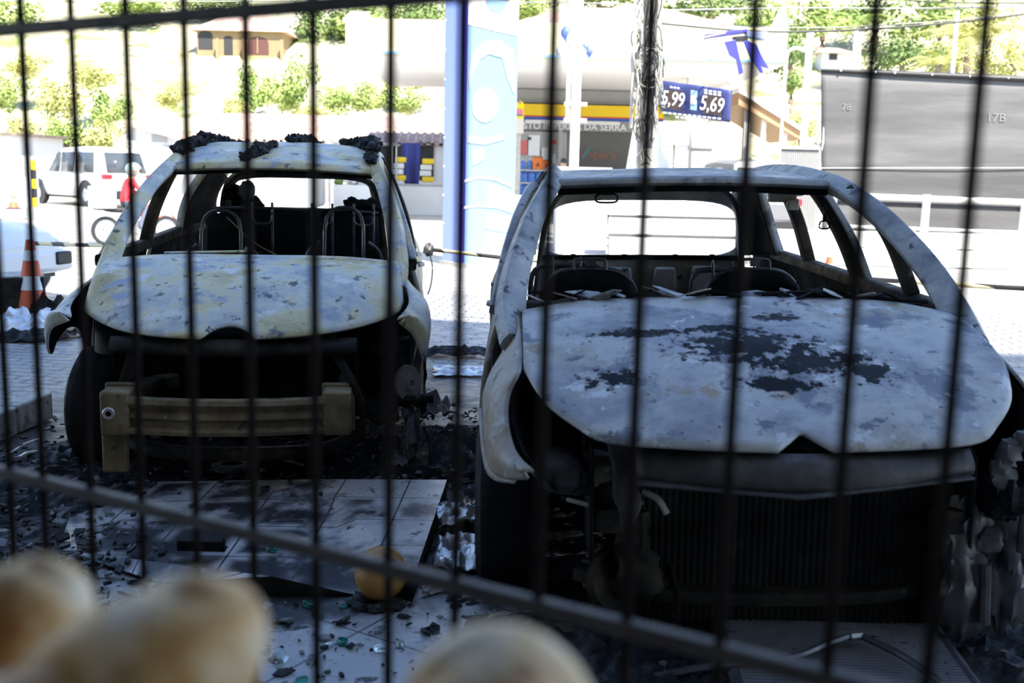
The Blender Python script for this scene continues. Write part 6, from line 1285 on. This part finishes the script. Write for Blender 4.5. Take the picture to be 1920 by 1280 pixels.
MB().box((0, -.70, 1.02), (.50, .46, .46)).build('delivery_box', WHITE, t, bevel=.03); MB().box((0, -.65, .77), (.3, .4, .03)).build('luggage_rack', BLK, t); MB().ball((0, .52, .88), (.10, .07, .09), 8).build('head_lamp', LIT, t); MB().bar(spline([(0, .95, .45), (0, .75, .64), (0, .45, .58)], 8), .12, .015, (1, 0, 0)).build('mudguard', RED, t)
tr = thing('person', 'motorcycle rider in a red jacket and pale helmet behind the left car', 'person', t.location, t.rotation_euler); tr.scale = t.scale
J = [(0, -.25, .92), (0, -.20, 1.12), (0, -.10, 1.34), (0, -.06, 1.44), (0, -.04, 1.54), (0, -.03, 1.64), (-.12, -.22, .90), (-.20, .18, .82), (-.18, .02, .40), (-.18, .16, .34), (.12, -.22, .90), (.20, .18, .82), (.18, .02, .40), (.18, .16, .34), (-.19, -.10, 1.34), (-.32, .05, 1.14), (-.30, .30, 1.03), (.19, -.10, 1.34), (.32, .05, 1.14), (.30, .30, 1.03)]
body(tr, J, Ed, Rd, [mat('red jacket', (.70, .05, .07), .7), mat('dark jeans', (.10, .12, .18), .8), SKIN], lambda c: 2 if c.z > 1.42 or (c.y > .24 and c.z > .95) else (0 if c.z > .95 and not (c.y > .1 and c.z < .98) else 1))
h_ = MB().ball((0, -.03, 1.62), (.14, .165, .15), 12).build('helmet', mat('pale helmet', (.45, .62, .60), .25), tr); MB().ball((0, .06, 1.60), (.115, .09, .065), 9).build('visor', BLK, h_); MB().lathe([(.143, -.01), (.146, 0), (.143, .01)], (0, -.03, 1.585), (0, .1, 1), 20).build('helmet_stripe', OR, h_)
# scrap heap at the left
for i, (u, v, Y, s_, m_, lab, seed) in enumerate(((10, 610, 8.7, (.75, .5, .26), 'foil', 'crumpled silver sheet at the front left of the scrap heap', 3.2), (72, 600, 8.8, (.60, .45, .28), 'foil', 'crumpled silver sheet in the middle of the scrap heap', 5.9), (95, 580, 9.0, (.40, .45, .34), 'soot_brown', 'dark crumpled lump at the right end of the scrap heap', 8.1), (40, 632, 8.4, (.5, .35, .12), 'char', 'low black burnt scrap at the foot of the heap', 2.7), (105, 628, 8.5, (.35, .3, .12), 'soot_brown', 'small brown-black scrap at the right foot of the heap', 7.7))):
    q_ = W(u, v, Y); crumple('scrap_sheet', lab, (q_.x, Y, .0), s_, M[m_], seed + 30, 'scrap metal', .8, 'scrap heap by the cone', fold=5)
q_ = W(8, 560, 9.2); t = thing('burnt_cabinet', 'dark burnt box lying on top of the scrap heap', 'cabinet', (q_.x, 9.25, .0), (0, .0, R(24))); MB().box((0, 0, .22), (.62, .42, .40)).build('case', M['soot_brown'], t, bevel=.02); MB().box((0, -.01, .425), (.60, .40, .012)).build('lid', M['inner_lit_grey'], t)
# tape round the wrecks
tm = bpy.data.materials.new('striped tape'); tm.use_nodes = True; nt = tm.node_tree; wv = nt.nodes.new('ShaderNodeTexWave'); wv.inputs['Scale'].default_value = 1.4; wv.bands_direction = 'DIAGONAL'; cr = nt.nodes.new('ShaderNodeValToRGB'); cr.color_ramp.interpolation = 'CONSTANT'; cr.color_ramp.elements[0].color = (.025, .022, .02, 1); cr.color_ramp.elements[1].position = .5; cr.color_ramp.elements[1].color = (.75, .62, .36, 1)
tcn = nt.nodes.new('ShaderNodeTexCoord'); nt.links.new(tcn.outputs['Object'], wv.inputs[0]); nt.links.new(wv.outputs[0], cr.inputs[0]); nt.links.new(cr.outputs[0], nt.nodes['Principled BSDF'].inputs['Base Color'])
def tape(label, pts, w_=.035):
    P_ = spline([W(*q) for q in pts], 60); c_ = P_[0]; rows = [[q - c_ + Vector((0, .01 * sin(i * .5), -w_ / 2)), q - c_ + Vector((0, .012 * cos(i * .7), w_ / 2))] for i, q in enumerate(P_)]
    o = MB().grid(rows).build('barrier_tape', tm, solid=.002); o.location = c_; return tag(o, label, 'barrier tape', 'striped barrier tape')
tape('striped tape from the orange cone to behind the left car', [(60, 456, 9.2), (180, 460, 10.3), (330, 463, 11.0), (480, 466, 10.6)])
tape('striped tape from the left car past the totem to the right car', [(802, 467, 10.0), (900, 478, 9.9), (1000, 488, 9.8), (1130, 490, 9.9), (1240, 497, 10.2), (1400, 508, 10.8), (1552, 518, 11.5)])
tape('striped tape from the second cone out of frame at right', [(1553, 518, 11.5), (1700, 528, 10.4), (1800, 534, 10.0), (1960, 543, 9.6)], .045)
t = thing('cable_reel_end', 'black strap end dangling from the left car rear door', 'strap', tuple(W(803, 468, 10.0))); MB().ball((0, 0, 0), (.05, .04, .06), 8, jit=.4).build('knot', BLK, t); MB().tube(spline([(0, 0, 0), (.04, 0, -.15), (.03, 0, -.32), (.0, 0, -.42)], 12), .008, 6).build('strap_tail', BLK, t)
# things hanging at the shed shop
t, p = obj_at('hanging_cloth', 'dark blue cloth hanging under the shed eave beside the totem', 'cloth', 772, 310, 35); rows = [[Vector(W(757 + 28 * i / 12 + (4 * (1 - j / 8) * (1 if i > 6 else -1) if i not in (6,) else 0), 268 + 78 * j / 8, 35)) - p + Vector((0, .05 * sin(i), 0)) for j in range(9)] for i in range(13)]; MB().grid(rows).build('cloth_sheet', mat('indigo cloth', (.05, .06, .26), .8), t, solid=.01)
for i, (u, v, lab) in enumerate(((748, 322, 'yellow and white packet pile left of the hanging blue cloth'), (800, 325, 'white and yellow packet pile right of the hanging blue cloth'))):
    t, p = obj_at('packet_pile', lab, 'packets', u, v, 34.5); t.scale = (1, 1, 1)
    for k_ in range(5): MB().box((.05 * sin(k_ * 2), 0, -.38 + .19 * k_), (.36, .25, .17)).build('packet', YEL if k_ % 3 == 1 else WHITE, t, bevel=.03)
c_, d_ = PB(735, 348, 830, 392, 33, .5); t = thing('shop_counter', 'white counter in front of the shed shop by the totem', 'counter', (c_[0], c_[1], 0)); MB().box((0, 0, .45), (d_[0], .5, .9)).build('counter_body', WHITE, t, bevel=.02); MB().box((0, 0, .92), (d_[0] + .06, .56, .05)).build('counter_top', GREYW, t, bevel=.01)
for i, (u, w_, lab) in enumerate(((520, 60, 'white van body seen through the left car rear window'), (672, 70, 'cluttered pale market stall seen through the left car rear window, right'))):
    q_ = W(u, 360, 30 + i); t = thing('delivery_van' if i == 0 else 'market_stall', lab, 'van' if i == 0 else 'stall', (q_.x, q_.y + 1, 0))
    if i == 0: MB().box((0, 0, 1.0), (2.0, 2, 1.5)).build('van_body', WHITE, t, bevel=.1); MB().box((0, -1.0, 1.35), (1.6, .05, .5)).build('rear_window', GREYW, t); [MB().lathe([(.18, -.1), (.33, -.1), (.33, .1), (.18, .1)], (s * .85, -.6, .33), (1, 0, 0), 18).build('wheel', BLK, t) for s in (-1, 1)]
    else:
        MB().box((0, 0, .45), (1.6, 1, .9)).build('table', WHITE, t); MB().box((0, 0, 2.1), (2.0, 1.4, .06)).build('awning', GREYW, t)
        for k_ in range(4): MB().tube([((-1, 1)[k_ % 2] * .9, (-1, 1)[k_ // 2] * .6, 0), ((-1, 1)[k_ % 2] * .9, (-1, 1)[k_ // 2] * .6, 2.1)], .03, 6).build('post', SILV, t)
        for k_ in range(7): MB().ball((-.7 + .23 * k_, -.2, 1.0 + .1 * (k_ % 2)), .13, 7, jit=.4, seed=k_).build('goods', (LEAF[0], WHITE, SILV)[k_ % 3], t)
